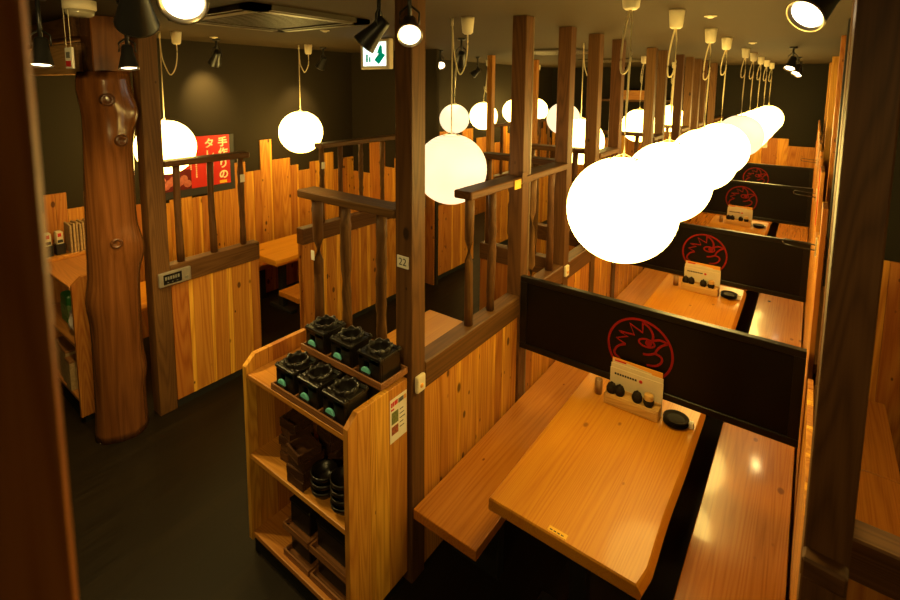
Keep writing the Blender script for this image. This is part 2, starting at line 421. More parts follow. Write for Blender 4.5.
# ------------------------------------------------------------------ partitions
def spindle(parent, x, y, z0, z1, r=.026, wob=.006):
    n = 7; pts = []; rad = []
    ph = random.random() * 6
    for i in range(n):
        t = i / (n - 1)
        pts.append((x + wob * math.sin(ph + 3.1 * t) * math.sin(PI * t), y + wob * math.cos(ph * 1.7 + 2.3 * t) * math.sin(PI * t), z0 + (z1 - z0) * t))
        rad.append(r * (1 + .07 * math.sin(ph + 5 * t)))
    return MB().tube(pts, r, 10, random.random(), radii=rad).build('spindle', DARK['Z'], parent)
def partition(axis, face, a, b, label, rail=(1.0, 1.14), depth=.1, up=None, spind=(), group=None, inner=-1, boards=True, z_up=(1.885, 1.93), wid_up=.12, r=.026, bz0=0.06):
    """low board wall with a dark rail on it, slats and a hand rail. face = coordinate of the visible face, inner = side the body lies on"""
    mid = face + inner * depth / 2
    c = ((face + inner * .05), (a + b) / 2) if axis == 'y' else ((a + b) / 2, face + inner * .05)
    R = thing('slatted_partition', label, 'partition', (c[0], c[1], 0), group)
    f0, f1 = sorted((face, face + inner * depth))
    if boards:
        m = MB()
        board_run(m, axis, face + inner * .012, inner * .02, a + .005, b - .005, bz0, rail[0])
        board_run(m, axis, face + inner * (depth - .012), -inner * .02, a + .005, b - .005, bz0, rail[0])
        m.build('board_panel', BOARD['Z'], R)
        k = MB()
        if axis == 'y': k.box((f0 + .02, a, 0), (f1 - .02, b, bz0))
        else: k.box((a, f0 + .02, 0), (b, f1 - .02, bz0))
        k.build('kickboard', KICK, R)
    m = MB()
    if axis == 'y': m.box((f0, a, rail[0]), (f1, b, rail[1]), .006, random.random())
    else: m.box((a, f0, rail[0]), (b, f1, rail[1]), .006, random.random())
    m.build('lower_rail', DARK['Y' if axis == 'y' else 'X'], R)
    if up:
        u0, u1 = up
        g0, g1 = sorted((face - inner * .012, face + inner * (wid_up - .012)))
        m = MB()
        if axis == 'y': m.box((g0, u0, z_up[0]), (g1, u1, z_up[1]), .006, random.random())
        else: m.box((u0, g0, z_up[0]), (u1, g1, z_up[1]), .006, random.random())
        m.build('upper_rail', DARK['Y' if axis == 'y' else 'X'], R)
    for s in spind:
        z1 = z_up[0] + .004
        if axis == 'y': spindle(R, mid, s, rail[1] - .004, z1, r)
        else: spindle(R, s, mid, rail[1] - .004, z1, r)
    return R

XA = -1.45
segs = [(1.768, 2.734)] + [(AY[i] + .097, AY[i + 1] - .002) for i in range(len(AY) - 1)] + [(9.98, 11.06)]
for i, (a, b) in enumerate(segs):
    if i == 0:
        P = partition('y', XA, a, b, 'board partition along the nearest bench, dark rail and crooked slats up to its handrail', up=(2.14, 2.734), spind=(2.215, 2.45), bz0=.02)
        m = MB().box((-1.448, 2.725, 1.886), (-1.434, 2.845, 1.929), .002).box((-1.436, 2.70, 1.895), (-1.433, 2.76, 1.958), .0)
        m.build('rail_strap', DARK['Y'], P)
        tag(MB().box((-1.4335, 2.60, 1.868), (-1.4315, 2.68, 1.925)).build('sticker', YEL, P), 'yellow sticker on the handrail')
    else:
        full = i % 2 == 1
        lb = ('board partition with slats and handrail ' if full else 'low board partition with dark rail only ') + (
            'between the %s and %s posts of the lantern row' % (NTH[i - 1], NTH[i]) if i < len(AY) else 'beyond the eleventh post of the lantern row')
        n = 2 if b - a < .7 else 3
        partition('y', XA, a, b, lb, up=(a, b) if full else None, spind=[a + (b - a) * (k + .5) / n for k in range(n)] if full else (), group='partitions along the lantern row', bz0=.02)
# cross partition at post 22, behind the brazier rack
cr = partition('x', 1.672, -2.235, -1.556, 'cross partition behind the brazier rack, three slats under a wide dark handrail', up=(-2.30, -1.556), spind=(-2.20, -1.965, -1.70), inner=1, depth=.1, r=.029, wid_up=.125, z_up=(1.868, 1.912))
number_plate(cr, (-2.222, 1.687, 1.515), (-2.192, 1.690, 1.57), '', '-y', .04)
# left row
XL = -3.78
GL = 'partitions of the left booth row'
sg = partition('y', XL, 1.597, 2.335, 'left board partition beside the varnished log, three slats under a handrail with a red poster behind', rail=(.985, 1.14), up=(1.597, 2.27), spind=(1.70, 1.96, 2.215), group=GL)
number_plate(sg, (-3.806, 2.195, 1.68), (-3.802, 2.235, 1.745), '', '+x', .035)
sg = partition('y', XL, 2.785, 4.62, 'board partition behind the left table, slats under its high handrail', rail=(.985, 1.14), up=(3.02, 4.25), spind=(3.06, 3.30, 3.58, 3.9), group=GL)
number_plate(sg, (-3.806, 3.04, 1.68), (-3.802, 3.08, 1.745), '', '+x', .035)
partition('y', XL + .06, 4.72, 5.62, 'low board partition beyond the left wall end, under the cream lantern', rail=(.985, 1.14), group=GL)
partition('y', XL, 6.15, 7.35, 'far left board partition with slats, behind the two small far lanterns', rail=(.985, 1.14), up=(6.15, 7.35), spind=(6.25, 6.5, 6.8, 7.1), group=GL)
partition('y', XL, 7.6, 9.2, 'farthest left board partition with slats, behind the pale lit posts', rail=(.985, 1.14), up=(7.6, 9.2), spind=(7.8, 8.15, 8.5, 8.85), group=GL)
# middle row cross partitions
GM = 'cross partitions of the middle row'
for y, w in ((3.49, 'first'), (4.30, 'second'), (6.27, 'third'), (7.82, 'fourth')):
    partition('x', y, -2.26, -1.556, '%s cross partition with slats joining the lantern row beyond the big cream lantern' % w, up=(-2.26, -1.556), spind=(-2.2, -1.98, -1.76), inner=1, depth=.09, group=GM)

# right side low wall
GR = 'low walls at the right ends of the tables'
for i, (a, b) in enumerate(((1.58, 2.60), (2.80, 5.18), (5.32, 8.58), (8.72, 10.58))):
    R = thing('low_wall', ['board wall along the glossy bench on the right, nearest length', 'second length of board wall at the right ends of the screens', 'third length of board wall at the right ends of the screens', 'last length of board wall at the right ends of the screens'][i], 'partition', (.11, (a + b) / 2, 0), GR)
    m = MB(); tops = (lambda t: 1.22) if i == 0 else (lambda t: random.choice((1.55, 1.7, 1.8, 1.95)))
    board_run(m, 'y', .062, .02, a, b, 0, tops); board_run(m, 'y', .150, -.02, a, b, 0, 1.20); m.build('board_panel', BOARD['Z'], R)
    MB().box((.083, a, 1.15), (.129, b, 1.20), .004, random.random()).build('lower_rail', DARK['Y'], R)

# ------------------------------------------------------------------ tables, benches
def slab_poly(x0, x1, y0, y1, live=.012, n=14, cham=.0):
    pts = [(x0, y0), (x1 - .01, y0)]
    for i in range(1, n):
        t = i / n
        pts.append((x1 + live * math.sin(5.1 * t * 2 + x1 * 3 + y0) * .6 + live * .5 * math.sin(13 * t + y0), y0 + (y1 - y0) * t))
    pts += [(x1 - .004, y1), (x0, y1)]
    return pts
def slab(x0, x1, y0, y1, z0, z1, live):
    top = slab_poly(x0, x1, y0, y1, live); n = len(top); tmp = bmesh.new(); rows = []
    for dz, k, ins in ((z0, .55, .004), (z0 + .006, .65, 0), (z0 + (z1 - z0) * .5, 1.0, 0), (z1 - .007, .15, 0), (z1, 0, .005)):
        row = []
        for i, (px, py) in enumerate(top):
            e = .018 * k if 0 < i < n - 1 else 0
            row.append(tmp.verts.new((px + e + (ins if px < (x0 + x1) / 2 else -ins), py + (ins if i < 2 else (-ins if i >= n - 2 else 0)), dz)))
        rows.append(row)
    for A, B in zip(rows, rows[1:]):
        for i in range(n): tmp.faces.new([A[i], A[(i + 1) % n], B[(i + 1) % n], B[i]])
    tmp.faces.new(rows[0][::-1]); tmp.faces.new(rows[-1])
    bmesh.ops.recalc_face_normals(tmp, faces=tmp.faces)
    m = MB(); m.merge(tmp, random.random()); return m
def table(x0, x1, y0, y1, label, z=.70, th=.06, group=None, mat=None, live=.005, sticker=False):
    R = thing('booth_table', label, 'table', ((x0 + x1) / 2, (y0 + y1) / 2, 0), group)
    slab(x0, x1, y0, y1, z - th, z, live).build('tabletop', mat or SLAB, R)
    cx = (x0 + x1) / 2
    for yy in (y0 + .28, y1 - .3):
        MB().box((cx - .04, yy - .03, .04), (cx + .04, yy + .03, z - th - .03), .004).box((cx - .2, yy - .04, 0), (cx + .2, yy + .04, .04), .006).box((cx - .22, yy - .035, z - th - .03), (cx + .22, yy + .035, z - th), .004).build('leg', KICK, R)
    if sticker:
        s = MB().box((cx - .047, y0 + .012, z), (cx + .032, y0 + .037, z + .0012)).build('sticker', YEL, R); tag(s, 'small yellow table sticker')
        q = MB()
        for k in range(4): q.box((cx - .040 + k * .016, y0 + .019, z + .0012), (cx - .029 + k * .016, y0 + .024, z + .0018))
        q.build('print', INK, s)
    return R
def bench(x0, x1, y0, y1, label, z=.42, th=.055, group=None, mat=None):
    R = thing('plank_bench', label, 'bench', ((x0 + x1) / 2, (y0 + y1) / 2, 0), group)
    MB().box((x0, y0, z - th), (x1, y1, z), .005, random.random(), seg=2).build('seat', mat or BENCH, R)
    L = y1 - y0; Wd = x1 - x0
    if L > Wd: sup = [((x0 + .04, yy - .03, 0), (x1 - .04, yy + .03, z - th)) for yy in (y0 + .3, y1 - .2)]
    else: sup = [((xx - .03, y0 + .04, 0), (xx + .03, y1 - .04, z - th)) for xx in (x0 + .2, x1 - .2)]
    for a, b in sup: MB().box(a, b, .004).build('leg', KICK, R)
    return R
GT = 'tables of the lantern booths'; GBL = 'benches left of the lantern tables'; GBR = 'benches right of the lantern tables'
YS = [(1.69, 2.98), (3.05, 4.96), (5.1, 7.72), (7.8, 9.6), (9.7, 10.9)]
YB_ = [(1.67, 3.33), (3.335, 5.9), (5.905, 8.9), (8.905, 10.2), (10.205, 10.95)]
TL = ['nearest slab table with a wavy right edge, in front of the first black screen', 'slab table in front of the second black screen', 'slab table in front of the third black screen', 'slab table in front of the fourth black screen', 'slab table behind the fourth black screen']
for i, (a, b) in enumerate(YS):
    table(-1.025, -.382, a, b, TL[i], group=GT, sticker=(i == 0))
    a, b = YB_[i]
    bench(-1.446, -1.075, a, b, ['nearest left bench, its end jutting beside the brazier rack', 'left bench behind the first black screen', 'left bench behind the second black screen', 'left bench behind the third black screen', 'left bench behind the fourth black screen'][i], group=GBL)
    bench(-.318, .050, (1.30 if i == 0 else a), b, ['nearest right bench with a glossy lamp reflection, beside the large post', 'right bench behind the first black screen, shiny patch on it', 'right bench behind the second black screen', 'right bench behind the third black screen', 'right bench behind the fourth black screen'][i], group=GBR)
# middle row
table(-2.375, -1.58, 1.80, 2.95, 'table under the large cream lantern, behind the post with the 22 plate', live=.003)
table(-2.375, -1.58, 4.45, 5.6, 'table of the middle row, under the lantern half hidden by two posts', live=.003)
# left row
GLT = 'tables of the left booths'
table(-4.93, -4.29, 2.83, 4.3, 'table seen through the gap in the left partitions, against the left wall boards', group=GLT, live=.004)
table(-4.80, -4.29, 1.55, 2.55, 'table behind the left partition and under the red poster', group=GLT, live=.004)
table(-4.93, -4.29, 5.2, 6.6, 'far left table beyond the dark wall end, under the cream lantern', group=GLT, live=.004)
bench(-4.22, -3.90, 2.80, 4.3, 'bench under the left table, its end showing in the gap between partitions')
bench(-5.12, -4.97, 2.83, 4.3, 'narrow bench between the left table and the left wall boards')
# booth at the far right
bench(.215, .515, 3.36, 4.175, 'bench against the boards at the right edge, beyond the seam')
bench(.215, 1.0, 2.30, 3.35, 'wide plank bench at the right edge, nearer than the seam')
partition('x', 1.82, .18, 1.3, 'dark rail of the partition at the bottom right corner', rail=(1.0, 1.14), inner=1, depth=.1)

# ------------------------------------------------------------------ black screens with the bird emblem
def circ(cx, cz, rx, rz, n=48, a0=0, a1=2 * PI): return [(cx + rx * math.cos(a0 + (a1 - a0) * i / n), cz + rz * math.sin(a0 + (a1 - a0) * i / n)) for i in range(n)]
def spline(P, k=6):
    out = []; P = [Vector(p) for p in P]
    for i in range(len(P) - 1):
        p0 = P[max(i - 1, 0)]; p1 = P[i]; p2 = P[i + 1]; p3 = P[min(i + 2, len(P) - 1)]
        for j in range(k):
            t = j / k
            out.append(.5 * ((2 * p1) + (p2 - p0) * t + (2 * p0 - 5 * p1 + 4 * p2 - p3) * t * t + (3 * p1 - p0 - 3 * p2 + p3) * t ** 3))
    out.append(P[-1]); return [tuple(p) for p in out]
EMBLEM = {'circle': (-0.6935, 1.0294, 0.1741), 'w': 0.0125, 'strokes': [('l', [(-0.6828, 1.1946), (-0.6815, 1.1333), (-0.7525, 1.1653), (-0.7257, 1.1062), (-0.8105, 1.1019), (-0.7617, 1.0855), (-0.8228, 1.0574), (-0.7705, 1.0344)]), ('s', [(-0.7705, 1.0344), (-0.8093, 1.0141), (-0.8317, 0.9779), (-0.8258, 0.9543), (-0.8061, 0.9439), (-0.7879, 0.9218)]), ('s', [(-0.6855, 1.1938), (-0.6488, 1.1731), (-0.6266, 1.1365), (-0.6281, 1.0971)]), ('s', [(-0.6265, 1.1015), (-0.5933, 1.1164), (-0.5717, 1.1159), (-0.5482, 1.1085)]), ('s', [(-0.5482, 1.1085), (-0.5787, 1.0866), (-0.599, 1.0603), (-0.6107, 1.0328)]), ('s', [(-0.6735, 1.0098), (-0.6451, 1.0148), (-0.6107, 1.0328)]), ('s', [(-0.6107, 1.0328), (-0.5824, 1.0253), (-0.5719, 1.0077), (-0.5818, 0.9817), (-0.6087, 0.9611), (-0.6508, 0.9516)])], 'eye': (-0.6571, 1.0746, 0.0388, 0.0232), 'pupil': (-0.6467, 1.0811, 0.0184)}
def screen(y, label, group):
    x0, x1, z0, z1 = -1.448, .052, .790, 1.276
    R = thing('booth_screen', label, 'screen', ((x0 + x1) / 2, y + .02, z0), group)
    MB().box((x0 + .04, y + .009, z0 + .03), (x1 - .04, y + .029, z1 - .03)).build('panel', LACQ, R)
    fr = MB()
    for a, b in (((x0, y, z0), (x1, y + .038, z0 + .038)), ((x0, y, z1 - .035), (x1, y + .038, z1)), ((x0, y, z0 + .038), (x0 + .045, y + .038, z1 - .035)), ((x1 - .045, y, z0 + .038), (x1, y + .038, z1 - .035))):
        fr.box(a, b, .002)
    fr.build('frame', FRAMEM, R)
    em = MB(); pl = lambda x, z, h: (x, y + .009 - h, z)
    cx, cz, r = EMBLEM['circle']
    w = EMBLEM['w']
    em.ribbon(circ(cx, cz, r, r, 64), w, pl, closed=True)
    for kind, pts in EMBLEM['strokes']:
        em.ribbon(spline(pts) if kind == 's' else pts, w * .95, pl)
    ex, ez, erx, erz = EMBLEM['eye']; em.ribbon(circ(ex, ez + .004, erx * 1.08, erz * .95, 32), w * .8, pl, closed=True)
    px, pz, pr = EMBLEM['pupil']; em.prism(circ(px, pz, pr, pr, 20), y + .0075, y + .009, 'y')
    o = em.build('emblem', EMB, R); tag(o, 'red line drawing of a bird head in a circle')
    return R
PY = [2.736, 4.73, 7.39, 9.29]
for i, y in enumerate(PY):
    screen(y, ['nearest black screen across the booth row, largest red bird emblem', 'second black screen from the front, with a red bird emblem', 'third black screen from the front, with a red bird emblem', 'farthest black screen, with the smallest red bird emblem'][i], 'black screens across the booth row')

# ------------------------------------------------------------------ table sets
def table_set(k, y, w):
    """bamboo condiment box with menus behind it, four pots in it, a cup and a stack of dishes"""
    z = .70
    R = thing('menu_stand', 'bamboo box holding upright menus, on the slab table at the %s black screen' % w, 'menu stand', (-.69, y - .08, z), 'menu stands at the screens')
    x0, x1 = -.850, -.556
    f, bk = y - .090, y - .0225
    m = MB().box((x0, f, z), (x1, bk, z + .058), .002)
    m.box((x0, bk - .006, z + .058), (x1, bk, z + .075), .001)
    for a, b in (((x0, f, z + .058), (x1, f + .005, z + .064)), ((x0, f, z + .058), (x0 + .006, bk, z + .064)), ((x1 - .006, f, z + .058), (x1, bk, z + .064))): m.box(a, b, .001)
    m.build('box', BAMB, R)
    d = MB().box((x0 + .012, f - .004, z + .006), (x1 - .012, f, z + .052), .0015).build('drawer', BAMB, R)
    kn = MB().lathe([(0, -.006), (.005, -.005), (.007, 0)], (-.703, f - .004, z + .029), 10, Matrix.Rotation(PI / 2, 4, 'X')); kn.build('knob', TRAYW, d)
    fm = MB().box((x0 + .01, y - .0215, z), (x1 + .004, y - .0175, z + .190), .0008).build('menu', PAPER, R)
    q = MB()
    for i in range(9): q.box((x0 + .035 + i * .014, y - .0222, z + .152), (x0 + .046 + i * .014, y - .0216, z + .164))
    q.build('print', INK, fm)
    MB().lathe([(0, 0), (.010, 0), (.010, -.0007), (0, -.0007)], (x0 + .180, y - .0216, z + .158), 14, Matrix.Rotation(-PI / 2, 4, 'X')).build('seal', RED, fm)
    MB().box((x0 + .012, y - .0160, z), (x1 + .002, y - .0120, z + .215), .0008).build('menu', PAPER, R)
    c = MB().box((x0 + .016, y - .0105, z), (x1 - .004, y - .0065, z + .245), .0008).build('menu', ORANGE, R); tag(c, 'orange topped menu')
    MB().prism([(x0 + .019, z + .12), (x1 - .06, z + .12), (x1 - .06, z + .222), (x0 + .019, z + .238)], y - .0113, y - .0106, 'y').build('print', PAPER, c)
    MB().box((x0 + .030, y - .0117, z + .226), (x0 + .095, y - .0106, z + .236)).build('heading', RED, c)
    for i, px in enumerate((-.818, -.772, -.676, -.615)):
        P = thing('condiment_pot', 'dark condiment pot, %s in the bamboo box at the %s black screen' % (['leftmost', 'second from the left', 'second from the right', 'wood capped and rightmost'][i], w), 'pot', (px, y - .057, z + .0582), 'condiment pots in the bamboo boxes')
        MB().lathe([(0, 0), (.020, 0), (.0275, .014), (.028, .030), (.023, .042), (.016, .045)] , P.location, 18).build('body', POTM, P)
        if i == 3: MB().lathe([(.0245, .038), (.0245, .064), (.021, .067), (0, .067)], P.location, 18).build('lid', BAMB, P)
        else: MB().lathe([(.0235, .042), (.020, .051), (.010, .056), (.006, .057), (.006, .063), (0, .065)], P.location, 18).build('lid', POTM, P)
    L = Vector((-.905, y - .02, z))
    c = MB().lathe([(0, 0), (.022, 0), (.0225, .085), (.0185, .085), (.018, .01), (0, .01)], L, 20).build('bamboo_cup', wood('bamboo_dark', (.2, .095, .03), (.28, .14, .045), (.35, .18, .06), 'Z', .4), None, L)
    tag(c, 'bamboo cup left of the menu stand at the %s black screen' % w, 'cup', 'bamboo cups')
    for i in range(4):
        L = Vector((-.478 + .002 * (i % 2), y - .035, z + .0088 * i))
        d = MB().lathe([(0, 0), (.034, 0), (.040, .003), (.062, .0115), (.064, .0135), (.060, .0135), (.042, .006), (0, .005)], L, 26, smooth=False).build('small_dish', POTM, None, L)
        tag(d, ['bottom', 'second', 'third', 'top'][i] + ' black dish of the stack beside the menu stand at the %s black screen' % w, 'dish', 'stacked black dishes')
    L = Vector((-.405, y - .02, z))
    tag(MB().box(L - Vector((.014, .012, 0)), L + Vector((.014, .012, .035)), .003).build('paper_packet', WHITE, None, L), 'small white packet behind the dish stack at the %s black screen' % w, 'packet', 'white packets')
for k, w in enumerate(('nearest', 'second', 'third')): table_set(k, PY[k], w)

# ------------------------------------------------------------------ lanterns
def lantern_proto(mat, label, group=None, D=.475):
    """local origin at the shade's centre"""
    R = thing('paper_lantern', label, 'lantern', (0, 0, 0), group)
    r = D / 2; prof = []
    n = 46
    for i in range(n + 1):
        th = math.radians(14 + (180 - 28) * i / n)
        rr = r * math.sin(th) * (1 + (.004 if i % 2 else -.002)); prof.append((rr, -r * .985 * math.cos(th)))
    MB().lathe(prof, (0, 0, 0), 40).build('shade', mat, R, world=False)
    zt = r * .985 * math.cos(math.radians(14)); rt = r * math.sin(math.radians(14))
    for s in (1, -1):
        m = MB().tube([(rt * math.cos(2 * PI * i / 24), rt * math.sin(2 * PI * i / 24), s * zt) for i in range(25)], .003, 6)
        if s > 0: m.tube([(-rt, 0, zt), (0, 0, zt + .025), (rt, 0, zt)], .002, 6)
        m.build('wire_ring', CORDM, R, world=False)
    return R
PROTO = {'b': LBRIGHT, 'd': LDIM}
made = {}
def spline3(P, k=5):
    out = []; P = [Vector(p) for p in P]
    for i in range(len(P) - 1):
        p0 = P[max(i - 1, 0)]; p1 = P[i]; p2 = P[i + 1]; p3 = P[min(i + 2, len(P) - 1)]
        for j in range(k):
            t = j / k; out.append(.5 * ((2 * p1) + (p2 - p0) * t + (2 * p0 - 5 * p1 + 4 * p2 - p3) * t * t + (3 * p1 - p0 - 3 * p2 + p3) * t ** 3))
    out.append(P[-1]); return out
def lantern(kind, x, y, z, label, group, loop=.16, cupoff=(0.02, 0.02)):
    if kind not in made:
        made[kind] = R = lantern_proto(PROTO[kind], label, group)
    else:
        R = copy_tree(made[kind], label=label, group=group)
        for ch in [c for c in R.children if c.name.split('.')[0] in ('cord', 'ceiling_cup')]: bpy.data.objects.remove(ch)
    R.location = (x, y, z); R['label'] = label; R['group'] = group
    zt = .2325
    H = CEIL - z
    cx, cy = cupoff
    m = MB()
    if loop < .3:
        zb = H - .103 - loop * 1.7
        m.tube([(cx, cy, H - .10), (cx * .8 + .006, cy, H - .16), (cx * .4 + .006, 0, zb + .03), (0, 0, (zb + zt) / 2), (0, 0, zt)], .0048, 8)
        m.tube(spline3([(cx - .004, cy, H - .10), (cx - .022, cy, H - .10 - loop * .6), (cx - .032, cy, H - .10 - loop * 1.25), (cx - .030, cy, zb - .005), (cx - .012, cy * .5, zb - .012), (.006, .0, zb + .03), (.008, .0, zb + .08)]), .0046, 8)
    else:
        # cord swagged aside to a ceiling hook
        m.tube([(0, 0, zt), (0, 0, H - .03)], .0042, 8)
        m.tube(spline3([(0, 0, H - .03), (.01, .005, H - .2), (cx * .3, cy * .3, H - loop * .85), (cx * .55, cy * .55, H - loop), (cx * .85, cy * .85, H - loop * .85), (cx, cy, H - .2), (cx, cy, H - .10)]), .0046, 8)
        m.tube([(0, 0, H - .05), (0, 0, H)], .008, 8)
    m.build('cord', CORDM, R, world=False)
    MB().lathe([(0, H - .105), (.022, H - .105), (.034, H - .095), (.042, H - .01), (.042, H), (0, H)], (cx, cy, 0), 20).build('ceiling_cup', PLAST, R, world=False)
    return R
GLN = 'lanterns over the slab tables'
LR = [(2.18, 1.955), (3.02, 1.95), (4.13, 1.95), (4.94, 1.95), (6.38, 1.955), (7.24, 1.95), (8.22, 1.95), (9.25, 1.95), (10.33, 1.95)]
LAB = ['largest and nearest white paper lantern over the slab tables', 'second white lantern in the right-hand row, behind the largest', 'third white lantern in the right-hand row', 'fourth white lantern in the right-hand row', 'cream fifth lantern in the right-hand row, dimmer than its neighbours', 'sixth white lantern in the right-hand row', 'seventh white lantern in the right-hand row', 'eighth white lantern in the right-hand row', 'farthest white lantern at the end of the right-hand row']
for i, (y, z) in enumerate(LR): lantern('d' if i == 4 else 'b', -.66, y, z, LAB[i], GLN, .15 if i < 3 else .12, (0.0, 0.0))
GMN = 'lanterns of the middle row'
lantern('b', .95, 2.75, 1.95, 'added white lantern, out of view, lighting the booth beyond the right edge', 'lantern added out of view')  # unseen lantern, added to brighten the bench at the right edge
lantern('d', -1.915, 2.60, 1.945, 'large cream lantern right of the post with the 22 plate', GMN, .36, (.10, .03))
lantern('b', -1.90, 4.80, 1.94, 'bright lantern half hidden between the second and third timber posts', GMN, .33, (.09, .03))
lantern('b', -2.02, 7.3, 1.94, 'small bright lantern behind the fourth and fifth timber posts', GMN, .15)
lantern('b', -2.05, 9.3, 1.94, 'smallest bright lantern behind the sixth and seventh timber posts', GMN, .15)
lantern('d', -2.92, 6.7, 2.03, 'cream lantern behind the second timber post, above the far slats', GMN, .15)
GLL = 'lanterns of the left booths'
lantern('b', -4.47, 1.91, 1.95, 'white lantern in front of the red poster, partly behind the dark post', GLL, .36, (.12, .08))
lantern('b', -4.60, 3.40, 1.965, 'white lantern hanging alone before the dark left wall', GLL, .30, (.10, .05))
lantern('d', -4.62, 6.35, 1.965, 'dim cream lantern above and behind the large cream lantern', GLL, .16)
lantern('b', -4.58, 7.15, 1.975, 'small white lantern right of the dim cream one', GLL, .25, (.06, .03))
lantern('b', -4.72, 8.5, 2.0, 'far white lantern peeking out left of the first timber post', GLL, .16)
lantern('b', -4.66, 9.3, 2.0, 'far white lantern peeking out right of the first timber post', GLL, .16)

# ------------------------------------------------------------------ brazier rack
RX0, RX1, RY0, RY1 = -2.27, -1.47, 1.28, 1.655
TOP, MID, BOT = 1.02, .575, .125
rack = thing('shelf_rack', 'pine rack of three shelves holding black braziers, beside the nearest bench', 'shelf rack', ((RX0 + RX1) / 2, (RY0 + RY1) / 2, 0))
prof = [(RY0, .075), (RY1, .075), (RY1, TOP + .085), (RY0 + .055, TOP + .085), (RY0, TOP + .035)]
def side_panel(x0, x1):
    m = MB(); ys = [RY0, RY0 + .055, RY0 + .13, RY0 + .16, RY0 + .25, RY0 + .335, RY1]
    for a, b in zip(ys, ys[1:]):
        za = TOP + .035 if a == RY0 else TOP + .085
        m.prism([(a + .0004, .075), (b - .0004, .075), (b - .0004, TOP + .085), (a + .0004, za)], x0, x1, 'x', random.random(), .0008)
    return m
sl = side_panel(RX0, RX0 + .03).build('side_panel', SIDE, rack)
sr = side_panel(RX1 - .03, RX1).build('side_panel', SIDE, rack)
for z in (TOP, MID, BOT):
    MB().box((RX0 + .031, RY0 + .004, z - .028), (RX1 - .031, RY1 - .002, z), .004, random.random(), seg=2).build('shelf', SHELF, rack)
m = MB(); board_run(m, 'x', RY1 - .002, .008, RX0 + .03, RX1 - .03, .1, TOP - .03); m.build('back_panel', BOARD['Z'], rack)
MB().box((RX0 + .02, RY0 + .02, 0), (RX1 - .02, RY1 - .01, .075)).build('kickboard', KICK, rack)
sh = thing('notice_sheet', 'white notice sheet with food pictures on the side of the brazier rack', 'notice', (RX1 + .0015, 1.61, .93))
MB().box((RX1, 1.535, .835), (RX1 + .0012, 1.650, 1.052)).build('sheet', WHITE, sh)
m = MB()
for k, w in enumerate((.010, .009, .011, .009)): m.box((RX1 + .0012, 1.541 + k * .012, 1.013 + k * .001), (RX1 + .0018, 1.541 + k * .012 + w, 1.036 + k * .001), mi=0)
for k in range(4): m.box((RX1 + .0012, 1.592 + k * .009, 1.014), (RX1 + .0018, 1.599 + k * .009, 1.036), mi=1)
m.box((RX1 + .0012, 1.629, 1.014), (RX1 + .0018, 1.644, 1.036), mi=2)
m.box((RX1 + .0012, 1.541, .995), (RX1 + .0018, 1.562, 1.004), mi=0)
m.build('heading', [RED, INK, ORANGE], sh)
MB().box((RX1 + .0012, 1.545, .925), (RX1 + .0018, 1.59, .985)).build('picture', plain('food_photo_green', (.16, .17, .05), .6, 0, .3, .9, 90), sh)
MB().box((RX1 + .0012, 1.545, .872), (RX1 + .0018, 1.59, .914)).build('picture', plain('food_photo_red', (.30, .08, .03), .6, 0, .3, .9, 90), sh)
m = MB()
for k in range(5): m.box((RX1 + .0012, 1.60, .975 - k * .022), (RX1 + .0018, 1.625 + .006 * (k % 3), .979 - k * .022))
m.build('print', INK, sh)
def button(x, y, z, label):
    R = thing('call_button', label, 'call button', (x, y, z), 'wireless call buttons')
    MB().box((x, y - .032, z - .042), (x + .022, y + .032, z + .042), .008, seg=2).build('case', PLAST, R)
    MB().lathe([(0, .004), (.010, .003), (.012, 0)], (x + .022, y, z - .008), 14, Matrix.Rotation(PI / 2, 4, 'Y')).build('push_knob', ORANGE, R)
button(-1.45, 1.715, 1.062, 'cream call button on the 22 post beside the rack')
button(-1.45, 3.46, 1.09, 'cream call button on the second timber post, above the nearest screen')

def tray(x0, x1, y0, y1, z, label, n=3, group='slatted wooden trays', name='wooden_tray'):
    R = thing(name, label, 'tray', ((x0 + x1) / 2, (y0 + y1) / 2, z), group)
    MB().box((x0, y0, z), (x1, y1, z + .008)).build('base', TRAYW, R)
    m = MB()
    m.box((x0, y0, z + .008), (x1, y0 + .009, z + .032), .0015).box((x0, y1 - .009, z + .008), (x1, y1, z + .032), .0015)
    for k in range(n + 1):
        xx = x0 + (x1 - x0 - .009) * k / n; m.box((xx, y0 + .009, z + .008), (xx + .009, y1 - .009, z + .030), .001)
    m.build('rim', TRAYW, R); return R
tray(-2.03, -1.503, RY0 + .006, RY0 + .19, TOP, 'front wooden tray on top of the rack, under the front three braziers')
tray(-2.04, -1.462, 1.472, 1.650, 1.137, 'raised rear wooden tray on the rack, under the rear three braziers')

